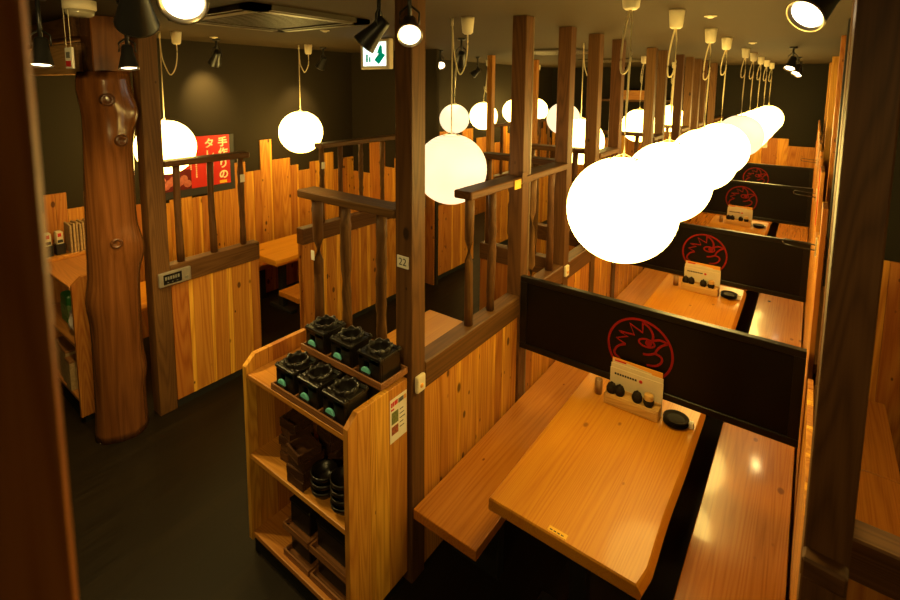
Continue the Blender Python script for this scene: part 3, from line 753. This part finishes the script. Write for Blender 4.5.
def brazier_proto():
    R = thing('charcoal_brazier', 'x', 'brazier', (0, 0, 0), 'black table braziers')
    h = .108; w = .071
    m = MB()
    # four-walled body with an arched mouth in the front (-y)
    m.box((-w, -w + .012, 0), (-w + .016, w, h), .006, seg=2).box((w - .016, -w + .012, 0), (w, w, h), .006, seg=2).box((-w, w - .016, 0), (w, w, h), .006, seg=2)
    m.box((-w, -w, 0), (-w + .036, -w + .016, h), .006, seg=2).box((w - .072, -w, 0), (w, -w + .016, h), .006, seg=2).box((-w, -w, h - .026), (w, -w + .016, h), .004)
    m.box((-w + .01, -w + .01, .0), (w - .01, w - .01, .012))
    e = w + .004
    for a, b in (((-e, -e), (e, -.046)), ((-e, .046), (e, e)), ((-e, -.046), (-.046, .046)), ((.046, -.046), (e, .046))): m.box((a[0], a[1], h - .004), (b[0], b[1], h + .012), .005, seg=2)
    for sx in (-1, 1):
        for sy in (-1, 1): m.lathe([(0, h + .018), (.006, h + .018), (.008, h + .010)], (sx * .064, sy * .064, 0), 10)
    m.build('body', CERAM, R, world=False)
    n = 48; ring = MB()
    tmp = bmesh.new(); rows = []
    for i in range(n):
        a = 2 * PI * i / n; up = .032 + .0045 * math.sin(8 * a + 1)
        ro = .0575 + .0035 * math.cos(8 * a); ri = ro - .009
        rows.append([tmp.verts.new((r_ * math.cos(a), r_ * math.sin(a), z_)) for r_, z_ in ((.060, h + .010), (ro, h + .016), (ro + .002, h + up), (ri, h + up), (.046, h + .012), (.044, h - .055))])
    for i in range(n):
        A, B = rows[i], rows[(i + 1) % n]
        for k in range(5):
            f = tmp.faces.new([A[k], B[k], B[k + 1], A[k + 1]]); f.smooth = True
    tmp.faces.new([r[5] for r in rows])
    bmesh.ops.recalc_face_normals(tmp, faces=tmp.faces)
    ring.merge(tmp); ring.build('crown_ring', CERAM, R, world=False)
    MB().prism([(-.014 + .029 * math.cos(PI * i / 12), .036 + .025 * math.sin(PI * i / 12)) for i in range(13)], -w - .012, -w - .001, 'y', bev=.0025).build('dial', TEAL, R, world=False)
    MB().box((-.042, -w - .010, .008), (.014, -w + .004, .036), .004).build('dial_seat', BLACK, R, world=False)
    return R
bz = brazier_proto()
SPOTS = [(-1.945, 1.378, TOP + .008, 'front left'), (-1.77, 1.378, TOP + .008, 'front middle'), (-1.592, 1.378, TOP + .008, 'front right'),
         (-1.95, 1.562, 1.145, 'rear left'), (-1.755, 1.562, 1.145, 'rear middle'), (-1.56, 1.562, 1.145, 'rear right')]
for i, (x, y, z, w) in enumerate(SPOTS):
    lb = '%s black brazier with teal dial on top of the rack' % w
    if i == 0: bz.location = (x, y, z); bz['label'] = lb
    else: copy_tree(bz, (x, y, z), label=lb)
for k, x in enumerate((-1.945, -1.765, -1.585)):
    L = Vector((x, 1.562, TOP)); o = MB().box(L + Vector((-.074, -.074, 0)), L + Vector((.074, .074, .116)), .008, seg=2).build('brazier_base', CERAM, None, L)
    tag(o, ['left', 'middle', 'right'][k] + ' plain black brazier base under the raised rear tray', 'brazier base', 'black bases under the raised tray')
# middle shelf: stacks of brown boxes and black bowls
def square_bowl(x, y, z, s, h, label, group, mat=BOWLW, rz=0.0):
    L = Vector((x, y, z)); t = .012
    R = MB()
    R.box((x - s, y - s, z), (x + s, y + s, z + .01), .002)
    for a, b in (((-s, -s), (s, -s + t)), ((-s, s - t), (s, s)), ((-s, -s + t), (-s + t, s - t)), ((s - t, -s + t), (s, s - t))):
        R.box((x + a[0], y + a[1], z + .01), (x + b[0], y + b[1], z + h), .002)
    o = R.build('square_bowl', mat, None, L); o.rotation_euler = (0, 0, rz); tag(o, label, 'bowl', group); return o
ORD = ['bottom', 'second', 'third', 'fourth', 'top']
for c, (x, y, n) in enumerate(((-2.02, 1.42, 5), (-1.875, 1.36, 4), (-1.86, 1.53, 5))):
    for k in range(n):
        square_bowl(x + random.uniform(-.006, .006), y + random.uniform(-.006, .006), MID + k * .046, .062, .046,
                    '%s brown wooden box of the %s stack on the middle shelf' % ((ORD[:n - 1] + ['top'])[k], ['left', 'front', 'rear'][c]), 'brown boxes on the middle shelf', rz=random.uniform(-.25, .25))
for c, (x, y, n) in enumerate(((-1.725, 1.355, 3), (-1.585, 1.355, 4), (-1.65, 1.50, 4))):
    for k in range(n):
        L = Vector((x, y, MID + k * .038))
        o = MB().lathe([(0, 0), (.034, 0), (.036, .006), (.060, .030), (.064, .052), (.058, .052), (.052, .03), (.03, .012), (0, .01)], L, 24).build('black_bowl', CERAM, None, L)
        tag(o, '%s black bowl of the %s stack on the middle shelf' % ((ORD[:n - 1] + ['top'])[k], ['left', 'right', 'rear'][c]), 'bowl', 'black bowls on the middle shelf')
# bottom shelf: two trays high of black boxes
for k in range(2):
    z = BOT + k * .150
    for j, (a, b) in enumerate(((-2.0, -1.80), (-1.79, -1.53))):
        tray(a, b, 1.305, 1.50, z, '%s %s wooden tray of black boxes on the bottom shelf' % (['lower', 'upper'][k], ['left', 'right'][j]), 1, 'trays on the bottom shelf')
        L = Vector(((a + b) / 2 - .01, 1.405, z + .009)); w2 = (b - a) / 2 - .022
        R = thing('black_container', '%s %s black container in a tray on the bottom shelf' % (['lower', 'upper'][k], ['left', 'right'][j]), 'container', L, 'black containers on the bottom shelf')
        MB().box(L + Vector((-w2, -.06, 0)), L + Vector((w2, .075, .118)), .008, seg=2).build('body', CERAM, R)
        MB().box(L + Vector((-w2 - .004, -.064, .118)), L + Vector((w2 + .004, .079, .134)), .005).build('lid', CERAM, R)
square_bowl(-2.05, 1.56, BOT, .075, .10, 'brown wooden crate at the back left of the bottom shelf', None, TRAYW)

# ------------------------------------------------------------------ log, beam, desk at the left
lx, ly = -3.865, 1.245
log = thing('log_pillar', 'varnished natural log pillar with knots, beside the left desk', 'log', (lx, ly, 0))
tmp = bmesh.new(); n = 40; rows = []
H = 2.57; K = 46
for k in range(K + 1):
    t = k / K; z = H * t
    r = .146 + .010 * math.sin(2.3 * t + .6) - .012 * t + .012 * math.exp(-t * 14)
    row = []
    for i in range(n):
        a = 2 * PI * i / n
        rr = r * (1 + .03 * math.sin(3 * a + 2 * t) + .018 * math.sin(5 * a - 5 * t + 1) + .012 * math.sin(11 * a + 7 * t))
        for ka, kz, ks, kh in ((-.22, 1.43, .13, .014), (-.30, 2.39, .12, .020), (.12, 2.12, .12, .020), (.95, 2.30, .20, .045), (1.0, 1.35, .22, .04), (.9, .45, .16, .02), (-1.8, 2.48, .22, .03), (-1.7, 1.0, .2, .02)):
            da = (a - ka + PI) % (2 * PI) - PI
            rr += kh * math.exp(-((da * r) ** 2 + (z - kz) ** 2) / (2 * (ks * .42) ** 2))
        lean = .055 * t
        row.append(tmp.verts.new((lx + lean * .8 + rr * math.cos(a), ly + rr * math.sin(a) + lean * .6, z)))
    rows.append(row)
for A, B in zip(rows, rows[1:]):
    for i in range(n):
        f = tmp.faces.new([A[i], A[(i + 1) % n], B[(i + 1) % n], B[i]]); f.smooth = True
tmp.faces.new(rows[0][::-1]); tmp.faces.new(rows[-1])
m = MB(); m.merge(tmp); m.build('trunk', LOGM, log)
MB().box((lx - .07, ly - .06, H), (lx + .13, ly + .16, CEIL), .006).build('tenon', LOGM, log)
KNOT = wood('log_knot', (.03, .010, .003), (.07, .024, .007), (.14, .05, .014), 'X', .3)
for ka, kz, rr in ((-.22, 1.43, .036), (-.30, 2.39, .042), (.12, 2.12, .040)):
    t = kz / H; R0 = .158
    c = Vector((lx + .055 * t * .8 + R0 * math.cos(ka), ly + .055 * t * .6 + R0 * math.sin(ka), kz))
    MB().lathe([(0, .010), (rr * .45, .008), (rr * .6, .016), (rr * .8, .018), (rr, .008), (rr * 1.15, -.02)], c, 18, Matrix.Rotation(ka, 4, 'Z') @ Matrix.Rotation(PI / 2, 4, 'Y')).build('knot', KNOT, log)
bm_ = thing('ceiling_beam', 'horizontal pale timber beam joining the log at the upper left', 'beam', (-4.5, 1.25, 2.56))
MB().box((XW + .02, 1.16, 2.555), (lx - .06, 1.30, 2.76), .008).build('beam_body', BEAM, bm_)
MB().box((XW + .02, 1.14, 2.80), (lx - .06, 1.32, CEIL - .002), .005).build('upper_beam', DARK['X'], bm_)

DX0, DX1, DY0, DY1 = -5.125, -4.13, 1.08, 1.50
desk = thing('service_desk', 'pine service desk with open shelves, left of the varnished log', 'desk', ((DX0 + DX1) / 2, (DY0 + DY1) / 2, 0))
for x0 in (DX0, DX1 - .03):
    MB().prism([(DY0, .06), (DY1, .06), (DY1, 1.115), (DY0 + .06, 1.115), (DY0, 1.062)], x0, x0 + .03, 'x', random.random(), .001).build('side_panel', SIDE, desk)
DS = wood('desk_top', (.30, .10, .02), (.42, .155, .033), (.52, .21, .05), 'X', .3, .5, tintamt=.2)
MB().box((DX0 + .03, DY0 - .005, 1.025), (DX1 - .03, DY1, 1.052), .004, seg=2).build('desktop', DS, desk)
for z in (.615, .19): MB().box((DX0 + .03, DY0 + .004, z - .026), (DX1 - .03, DY1 - .01, z), .003).build('shelf', DS, desk)
m = MB(); board_run(m, 'x', DY1 - .002, .012, DX0, DX1, .06, 1.02); m.build('back_panel', BOARD['Z'], desk)
MB().box((DX0 + .03, DY0 + .03, 0), (DX1 - .02, DY1 - .02, .06)).build('kickboard', KICK, desk)
MB().box((DX0 + .03, DY0 + .02, 1.052), (-4.86, DY1, 1.085), .004).build('ledge', SHELF, desk)
def file_box(x, y, label):
    L = Vector((x, y, 1.0855)); R = thing('leaflet_holder', label, 'holder', L, 'leaflet holders on the desk')
    MB().box(L + Vector((-.04, -.032, 0)), L + Vector((.04, .032, .09)), .004).build('holder', BLACK, R)
    MB().box(L + Vector((-.034, -.022, .09)), L + Vector((.034, .022, .19)), .002).build('leaflets', PAPER, R)
    MB().box(L + Vector((.0342, -.018, .10)), L + Vector((.0350, .018, .125)), 0).build('print', INK, R)
    MB().box(L + Vector((.0342, -.014, .15)), L + Vector((.0350, .010, .18))).build('heading', RED, R)
file_box(-4.94, 1.155, 'black leaflet holder nearest the blurred post, on the desk ledge')
file_box(-4.94, 1.235, 'black leaflet holder beside the newspapers, on the desk ledge')
for k in range(7):
    L = Vector((-4.95 + .006 * (k % 2), 1.295 + k * .022, 1.0855))
    pts = [(-.075, 0), (.075, 0), (.07, .235 + .012 * (k % 3)), (-.07, .245 - .01 * (k % 2))]
    o = MB().prism([(L.x + a, L.z + b) for a, b in pts], L.y, L.y + .016, 'y', bev=.003).build('folded_newspaper', PAPERS, None, L)
    tag(o, ['nearest', 'second', 'third', 'fourth', 'fifth', 'sixth', 'farthest'][k] + ' folded newspaper standing in the row on the desk', 'newspaper', 'newspapers on the desk')
L = Vector((-4.62, 1.21, .6155))
jug = thing('detergent_jug', 'green detergent jug on the desk shelf', 'jug', L)
MB().box(L + Vector((-.085, -.06, 0)), L + Vector((.085, .06, .235)), .02, seg=2).build('body', GREEN, jug)
MB().box(L + Vector((-.0865, -.0615, .05)), L + Vector((.0865, .0615, .165)), .016, seg=2).build('label_band', GREENL, jug)
MB().tube([L + Vector((-.06, 0, .23)), L + Vector((-.055, 0, .275)), L + Vector((-.02, 0, .293)), L + Vector((.03, 0, .285)), L + Vector((.06, 0, .23))], .013, 10).build('handle', GREEN, jug)
MB().lathe([(0, .285), (.02, .285), (.024, .23)], L + Vector((.055, .02, 0)), 14).build('cap', GREEN, jug)
L = Vector((-4.33, 1.20, .6155))
tmp = bmesh.new(); bmesh.ops.create_icosphere(tmp, subdivisions=3, radius=.1)
for v in tmp.verts:
    a = v.co.copy(); v.co = a * (1 + .16 * math.sin(a.x * 70 + a.z * 40) * math.cos(a.y * 60)); v.co.z = max(v.co.z, -.085) * 1.15; v.co.x *= 1.15
    v.co = v.co + L + Vector((0, 0, .098))
m = MB(); m.merge(tmp); tag(m.build('plastic_bag', POLY, None, L), 'crumpled translucent plastic bag beside the green jug', 'bag')
m = None
for k in range(4):
    L = Vector((-4.72 + k * .115, 1.20 - .01 * k, .1905)); hh = (.26, .265, .27, .235)[k]
    R = thing('carton', ['leftmost', 'second', 'third', 'rightmost'][k] + ' brown carton on the bottom shelf of the desk', 'carton', L, 'cartons on the bottom desk shelf')
    MB().box(L + Vector((-.052, -.09, 0)), L + Vector((.052, .12, hh - .02)), .002).build('box', PAPERS, R)
    MB().box(L + Vector((-.053, -.092, hh - .02)), L + Vector((.053, .122, hh)), .003).build('lid', TRAYW, R)
# thermometer panel
L = Vector((-3.782, 1.62, 1.05))
th = thing('clock_display', 'silver framed digital display mounted on the left rail beside the dark post', 'display', (-3.77, 1.62, 1.05))
MB().box((-3.779, 1.505, 1.000), (-3.755, 1.735, 1.105), .004).build('case', STEEL, th)
MB().box((-3.755, 1.535, 1.015), (-3.753, 1.665, 1.09)).build('screen', LCD, th)
m = MB()
for k in range(6): m.box((-3.753, 1.545 + k * .018, 1.048), (-3.7525, 1.558 + k * .018, 1.074))
for k in range(3): m.box((-3.753, 1.56 + k * .033, 1.026), (-3.7525, 1.57 + k * .033, 1.031))
m.box((-3.755, 1.69, 1.02), (-3.7544, 1.715, 1.04)); m.build('digits', GREY, th)

# ------------------------------------------------------------------ poster
PXF = XW + .028
po = thing('wall_poster', 'red poster with large cream characters on the dark left wall', 'poster', (PXF, 2.46, 1.36))
MB().box((XW + .002, 2.03, 1.335), (XW + .022, 2.90, 1.95), .002).build('backing', INK, po)
MB().box((XW + .022, 2.06, 1.415), (PXF, 2.845, 1.95), .001).build('print', RED, po)
MB().box((PXF, 2.06, 1.415), (PXF + .0008, 2.42, 1.62)).build('picture', MAROON, po)
m = MB()
for k in range(9): m.lathe([(0, .006), (.03, .004), (.04, 0)], (PXF + .001, 2.10 + .035 * k, 1.50 + .03 * math.sin(k * 2.1)), 10, Matrix.Rotation(PI / 2, 4, 'Y'))
m.build('food_picture', plain('food_pink', (.45, .12, .08), .5, 0, .4, .5, 40), po)
def text(body, y, z, size, parent, mat, name='lettering', bold=.0):
    cu = bpy.data.curves.new(name, 'FONT'); cu.body = body; cu.size = size; cu.align_x = 'CENTER'; cu.align_y = 'CENTER'; cu.extrude = .0008; cu.offset = bold
    o = bpy.data.objects.new(name, cu); COL.objects.link(o); cu.materials.append(mat); o.parent = parent
    o.location = Vector((PXF + .0018, y, z)) - parent.location; o.rotation_euler = (PI / 2, 0, PI / 2); return to_mesh(o)
for i, ch in enumerate('手作りの'): text(ch, 2.768, 1.868 - i * .118, .108, po, CREAM, bold=.003)
for i, ch in enumerate('タレ'): text(ch, 2.622, 1.864 - i * .118, .108, po, CREAM, bold=.003)
for c, (yy, n) in enumerate(((2.47, 17), (2.415, 13))):
    m = MB()
    for k in range(n): m.box((PXF, yy, 1.875 - k * .022), (PXF + .0012, yy + .012, 1.888 - k * .022))
    m.build('small_print', CREAM, po)
MB().box((PXF, 2.72, 1.425), (PXF + .001, 2.80, 1.455)).build('tag', YEL, po)
MB().box((PXF + .0008, 2.08, 1.435), (PXF + .0014, 2.16, 1.56)).build('white_box', CREAM, po)

# ------------------------------------------------------------------ exit sign
ex = thing('exit_sign', 'lit green and white exit sign with an arrow, hanging left of the 22 post', 'sign', (-3.35, 3.35, 2.77))
EX = Vector((-3.35, 3.35, 2.77))
# faces the camera side (-y), slightly turned
MB().box(EX + Vector((-.19, -.03, -.125)), EX + Vector((.19, .03, .155)), .008).build('housing', PLAST, ex)
MB().box(EX + Vector((-.15, -.032, -.095)), EX + Vector((.15, -.030, .125))).build('panel', glow('exit_white', (.80, 1.0, .86), 2.6), ex)
m = MB()
m.prism([(EX.x + a, EX.z + b) for a, b in ((.0, -.04), (.06, .02), (.035, .02), (.075, .10), (.10, .085), (.105, .02), (.145, .005), (.06, -.08))], EX.y - .034, EX.y - .032, 'y')
m.box(EX + Vector((-.11, -.034, -.06)), EX + Vector((-.085, -.032, .015))).box(EX + Vector((-.07, -.034, -.06)), EX + Vector((-.05, -.032, -.01)))
m.build('pictogram', glow('exit_green', (.0, .36, .17), .8), ex)

# ------------------------------------------------------------------ ceiling: AC cassette, vents, detectors
ac = thing('ceiling_air_conditioner', 'brown ceiling air conditioner cassette with slatted grille, upper left', 'air conditioner', (-2.9, 1.9, CEIL))
A0, A1, B0, B1 = -3.38, -2.42, 1.50, 2.36
m = MB().box((A0, B0, CEIL - .03), (A0 + .12, B1, CEIL)).box((A1 - .12, B0, CEIL - .03), (A1, B1, CEIL)).box((A0, B0, CEIL - .03), (A1, B0 + .12, CEIL)).box((A0, B1 - .12, CEIL - .03), (A1, B1, CEIL))
m.build('frame', VENT, ac)
m = MB()
for k in range(16): m.box((A0 + .13, B0 + .14 + k * .037, CEIL - .022), (A1 - .13, B0 + .158 + k * .037, CEIL - .008))
m.build('grille', VENT, ac)
m = MB().box((A0 + .12, B0 + .03, CEIL - .036), (A1 - .12, B0 + .085, CEIL - .029)).box((A0 + .12, B1 - .085, CEIL - .036), (A1 - .12, B1 - .03, CEIL - .029)).box((A0 + .03, B0 + .12, CEIL - .036), (A0 + .085, B1 - .12, CEIL - .029)).box((A1 - .085, B0 + .12, CEIL - .036), (A1 - .03, B1 - .12, CEIL - .029))
m.build('flap', plain('vent_pale', (.09, .066, .032), .4), ac)
def slim_vent(x0, y0, x1, y1, label):
    R = thing('ceiling_vent', label, 'vent', ((x0 + x1) / 2, (y0 + y1) / 2, CEIL), 'far ceiling vents')
    MB().box((x0, y0, CEIL - .02), (x1, y1, CEIL)).build('frame', VENT, R)
    m = MB(); n = max(3, int((y1 - y0) / .08))
    for k in range(n): m.box((x0 + .05, y0 + .05 + k * .08, CEIL - .028), (x1 - .05, y0 + .09 + k * .08, CEIL - .02))
    m.build('grille', plain('vent_slat', (.14, .105, .055), .4), R)
slim_vent(-3.0, 5.3, -2.2, 6.1, 'nearer of the two brown ceiling vents beyond the first timber posts')
slim_vent(-3.1, 7.6, -2.3, 8.4, 'farther of the two brown ceiling vents beyond the first timber posts')
def detector(x, y, label):
    L = Vector((x, y, CEIL)); o = MB().lathe([(0, -.014), (.014, -.013), (.022, -.006), (.036, -.004), (.036, 0), (0, 0)], L, 18).build('smoke_detector', PLAST, None, L)
    tag(o, label, 'detector', 'small ceiling detectors')
detector(-.55, 3.39, 'cream ceiling detector right of the third lantern cord')
detector(-.53, 5.62, 'cream ceiling detector right of the fifth lantern cord')
detector(-3.2, 2.62, 'small cream ceiling disc near the air conditioner tip')
detector(-4.55, 2.42, 'small cream ceiling disc near the dark spotlight at the left wall')

# emergency lamp with strings and tag
EL = Vector((-3.16, .96, CEIL))
el = thing('emergency_lamp', 'cream round emergency lamp on the ceiling at the upper left', 'lamp', EL)
MB().lathe([(0, -.05), (.07, -.05), (.075, -.045), (.075, 0), (0, 0)], EL, 26).build('base', PLAST, el)
MB().lathe([(0, -.085), (.045, -.085), (.062, -.075), (.068, -.05), (0, -.05)], EL, 26).build('cover', plain('frosted_cover', (.35, .30, .2), .2), el)
tg = thing('hanging_tag', 'small white tag with a red bar hanging on two strings below the emergency lamp', 'tag', (-3.16, .90, 2.627))
T0 = Vector((-3.16, .90, 2.627))
MB().box(T0 + Vector((-.05, -.006, -.055)), T0 + Vector((.05, .006, .055)), .002).build('card', WHITE, tg)
MB().box(T0 + Vector((-.04, -.0075, -.045)), T0 + Vector((.035, -.006, -.015))).build('red_bar', RED, tg)
MB().box(T0 + Vector((-.03, -.0075, 0)), T0 + Vector((.025, -.006, .032))).build('print', GREY, tg)
MB().tube([T0 + Vector((-.042, 0, .055)), T0 + Vector((-.047, 0, CEIL - T0.z))], .0016, 6).tube([T0 + Vector((.030, 0, .055)), T0 + Vector((.024, 0, CEIL - T0.z))], .0016, 6).build('string', CORDM, tg)

# ------------------------------------------------------------------ spotlights
def spotlight(pos, aim, label, on=True, size=.055, stem=None, power=0, group='ceiling spotlights', angle=70, shell=None, longer=1.0):
    """cone-shaped can; pos = centre of the mouth; aim = direction it shines"""
    d = Vector(aim).normalized(); P = Vector(pos)
    R = thing('ceiling_spotlight', label, 'spotlight', (P.x, P.y, CEIL), group)
    q = d.to_track_quat('Z', 'Y').to_matrix().to_4x4()
    Ln = size * 2.6 * longer
    MB().lathe([(0, -Ln), (size * .45, -Ln), (size * .55, -Ln * .93), (size * .62, -Ln * .62), (size * .98, -.004), (size, 0), (size * .93, 0), (size * .86, -.01), (size * .80, -.012)], P, 28, q).build('can', shell or BLACK, R)
    MB().lathe([(size * .78, -.010), (size * .90, -.001), (size * .97, .001), (size, -.004)], P, 28, q).build('reflector_rim', CHROME, R)
    if on: MB().lathe([(0, -.006), (size * .78, -.009)], P, 28, q).build('lens', LAMP, R)
    j = P - d * Ln * .72
    m = MB(); m.tube([j, Vector((j.x, j.y, (j.z + CEIL) / 2 + .02)), (j.x, j.y, CEIL)], .010, 10)
    side = d.cross(Vector((0, 0, 1)));
    if side.length < .1: side = Vector((1, 0, 0))
    side.normalize()
    for s in (1, -1): m.tube([j + side * s * size * .75, j + side * s * size * .75 + Vector((0, 0, size * .9)), j + Vector((0, 0, size * 1.5))], .005, 8)
    m.build('yoke', BLACK, R)
    MB().lathe([(0, CEIL - .018), (.035, CEIL - .018), (.038, CEIL), (0, CEIL)], (j.x, j.y, 0), 18).build('ceiling_mount', BLACK, R)
    if power:
        li = bpy.data.lights.new('spot_beam', 'SPOT'); li.energy = power * 6; li.color = (1, .70, .22); li.spot_size = math.radians(angle); li.spot_blend = 1.0; li.shadow_soft_size = size * .7
        lo = bpy.data.objects.new('spot_beam', li); COL.objects.link(lo); lo.parent = R; lo.location = P + d * .012 - R.location
        lo.rotation_euler = (-d).to_track_quat('Z', 'Y').to_euler()
    return R
spotlight((-1.36, .645, 2.711), (.75, -.42, -.52), 'large lit ceiling spotlight facing forward at the upper left', True, .062, power=14)
spotlight((-1.625, .634, 2.675), (-.75, .30, -.62), 'black spotlight at the upper left, its mouth turned away from view', True, .058, power=14)
spotlight((-3.17, .78, 2.582), (.16, -.10, -1), 'lit spotlight hanging above the desk by the blurred post', True, .056, power=16, angle=150)
spotlight((-2.985, 1.111, 2.574), (.20, -.05, -1), 'lit spotlight in front of the top of the varnished log', True, .050, power=16, angle=140)
spotlight((-4.80, 2.55, 2.70), (-.75, .15, -.70), 'dark spotlight washing the left wall above the red poster', True, .06, power=16)
spotlight((-4.72, 3.78, 2.69), (-.55, -.05, -.83), 'small lit spotlight near the lone lantern on the left wall', True, .055, power=14)
spotlight((-1.746, 1.66, 2.69), (-.62, -.30, -.72), 'black spotlight left of the 22 post top, pointing down to the left', True, .060, power=16)
spotlight((-1.385, 1.58, 2.704), (.55, -.62, -.56), 'lit spotlight in front of the 22 post top, facing forward', True, .056, power=14)
spotlight((-3.70, 4.80, 2.735), (.6, -.6, -.5), 'small lit spotlight right of the 22 post top, by the cream lantern cord', True, .055, power=10)
spotlight((-2.70, 3.80, 2.70), (-.5, .6, -.6), 'black spotlight just behind the cream lantern cord', True, .06, power=14)
spotlight((-4.23, 6.28, 2.66), (-.8, -.1, -.6), 'tiny black spotlight at the far left wall', True, .055, power=14)
spotlight((-.047, 1.906, 2.72), (-.50, -.58, -.62), 'large lit spotlight at the upper right, near the large post', True, .060, power=16)
spotlight((-.25, 6.35, 2.70), (-.20, -.45, -.85), 'nearest of the three small spotlights at the upper right', True, .055, power=10)
spotlight((-.26, 8.5, 2.70), (-.20, -.45, -.85), 'middle one of the three small spotlights at the upper right', True, .055, power=10)
spotlight((-.27, 10.0, 2.70), (-.20, -.45, -.85), 'farthest of the three small spotlights at the upper right', True, .055, power=10)

spotlight((-.55, -.75, 2.72), (-.62, .66, -.36), 'added unseen spotlight behind the viewpoint, brightening the rack and log', True, .060, power=18, angle=95)  # added out of view as front light for rack, post and log
spotlight((.75, -.55, 2.72), (-.30, .85, -.52), 'added unseen spotlight behind the viewpoint, brightening the nearest table', True, .060, power=11, angle=80)  # unseen lamp put in for extra light on table and large post
spotlight((-1.0, -.35, 2.74), (-.86, .45, -.16), 'added unseen spotlight beside the viewpoint, brightening the beam and the log top', True, .060, power=22, angle=48)  # extra wash from an added, unseen lamp for beam and log top
# coat hooks on the right-hand wall
def hook(y, z, label, s=1.0):
    R = thing('wire_hook', label, 'hook', (.062, y, z), 'wire hooks on the right-hand boards')
    m = MB()
    for dz in (0, .03): m.tube([(.062, y, z + dz), (-.02 * s, y - .005, z + dz + .006), (-.085 * s, y - .01, z + dz + .012)], .0035, 8)
    m.tube([(-.085 * s, y - .01, z + .012), (-.094 * s, y - .01, z + .027), (-.085 * s, y - .01, z + .042)], .0035, 8)
    m.build('prong', BLACK, R)
    MB().box((.056, y - .02, z - .03), (.064, y + .02, z + .07), .002).build('mount', STEEL, R)
hook(3.35, 1.60, 'black wire hook nearest, beside the large right post')
hook(4.9, 1.62, 'black wire hook above the second screen')
hook(7.2, 1.62, 'small black wire hook above the third screen')
tag(MB().box((.058, 4.2, 1.55), (.0615, 4.26, 1.95)).build('red_strip', RED, None, (.06, 4.23, 1.55)), 'thin red strip on the boards right of the screens', 'strip')
no = thing('wall_notice', 'small white notice on the boards of the far wall', 'notice', (-.78, YB - .035, 1.42))
MB().box((-.90, YB - .034, 1.36), (-.68, YB - .030, 1.60)).build('sheet', WHITE, no)
MB().box((-.86, YB - .0355, 1.50), (-.78, YB - .034, 1.57)).box((-.86, YB - .0355, 1.40), (-.76, YB - .034, 1.45), mi=1).build('print', [INK, RED], no)
# wall shelf with boxes far behind the posts
ws = thing('wall_shelf', 'wooden box shelf high on the far wall behind the timber posts', 'shelf', (-3.2, YB - .2, 2.2))
MB().box((-3.8, YB - .35, 2.18), (-2.3, YB - .001, 2.22), .003).build('board', DARK['X'], ws)
tag(MB().box((-3.55, YB - .33, 2.2205), (-2.75, YB - .08, 2.42), .01).build('wooden_box', SHELF, None, (-3.15, YB - .2, 2.2205)), 'wooden box standing on the far high shelf', 'box')

# ------------------------------------------------------------------ camera
yaw, pit, rol = .6411, .1126, -.0075
F = Vector((-math.sin(yaw) * math.cos(pit), math.cos(yaw) * math.cos(pit), -math.sin(pit)))
Rt = Vector((math.cos(yaw), math.sin(yaw), 0)); Dn = F.cross(Rt)
xr = math.cos(rol) * Rt + math.sin(rol) * Dn; yd = -math.sin(rol) * Rt + math.cos(rol) * Dn
cam = bpy.data.cameras.new('Camera'); co = bpy.data.objects.new('Camera', cam); COL.objects.link(co)
co.matrix_world = Matrix(((xr.x, -yd.x, -F.x, 0), (xr.y, -yd.y, -F.y, 0), (xr.z, -yd.z, -F.z, 2.5), (0, 0, 0, 1)))
cam.sensor_width = 36; cam.sensor_fit = 'HORIZONTAL'; cam.lens = 490.53 * 36 / 900
cam.shift_x = (450 - 448.3) / 900; cam.shift_y = -(300 - 140.7) / 900
cam.clip_start = .05; cam.clip_end = 60
cam.dof.use_dof = True; cam.dof.focus_distance = 2.7; cam.dof.aperture_fstop = 3.2
S.camera = co
w = bpy.data.worlds.new('World'); S.world = w; w.use_nodes = True
w.node_tree.nodes['Background'].inputs[0].default_value = (.02, .015, .01, 1); w.node_tree.nodes['Background'].inputs[1].default_value = .0
S.view_settings.view_transform = 'Standard'; S.view_settings.look = 'None'; S.view_settings.gamma = 1; S.view_settings.use_curve_mapping = False
S.view_settings.exposure = -0.38
S.cycles.use_denoising = True
S.cycles.max_bounces = 8; S.cycles.diffuse_bounces = 4; S.cycles.sample_clamp_indirect = 6
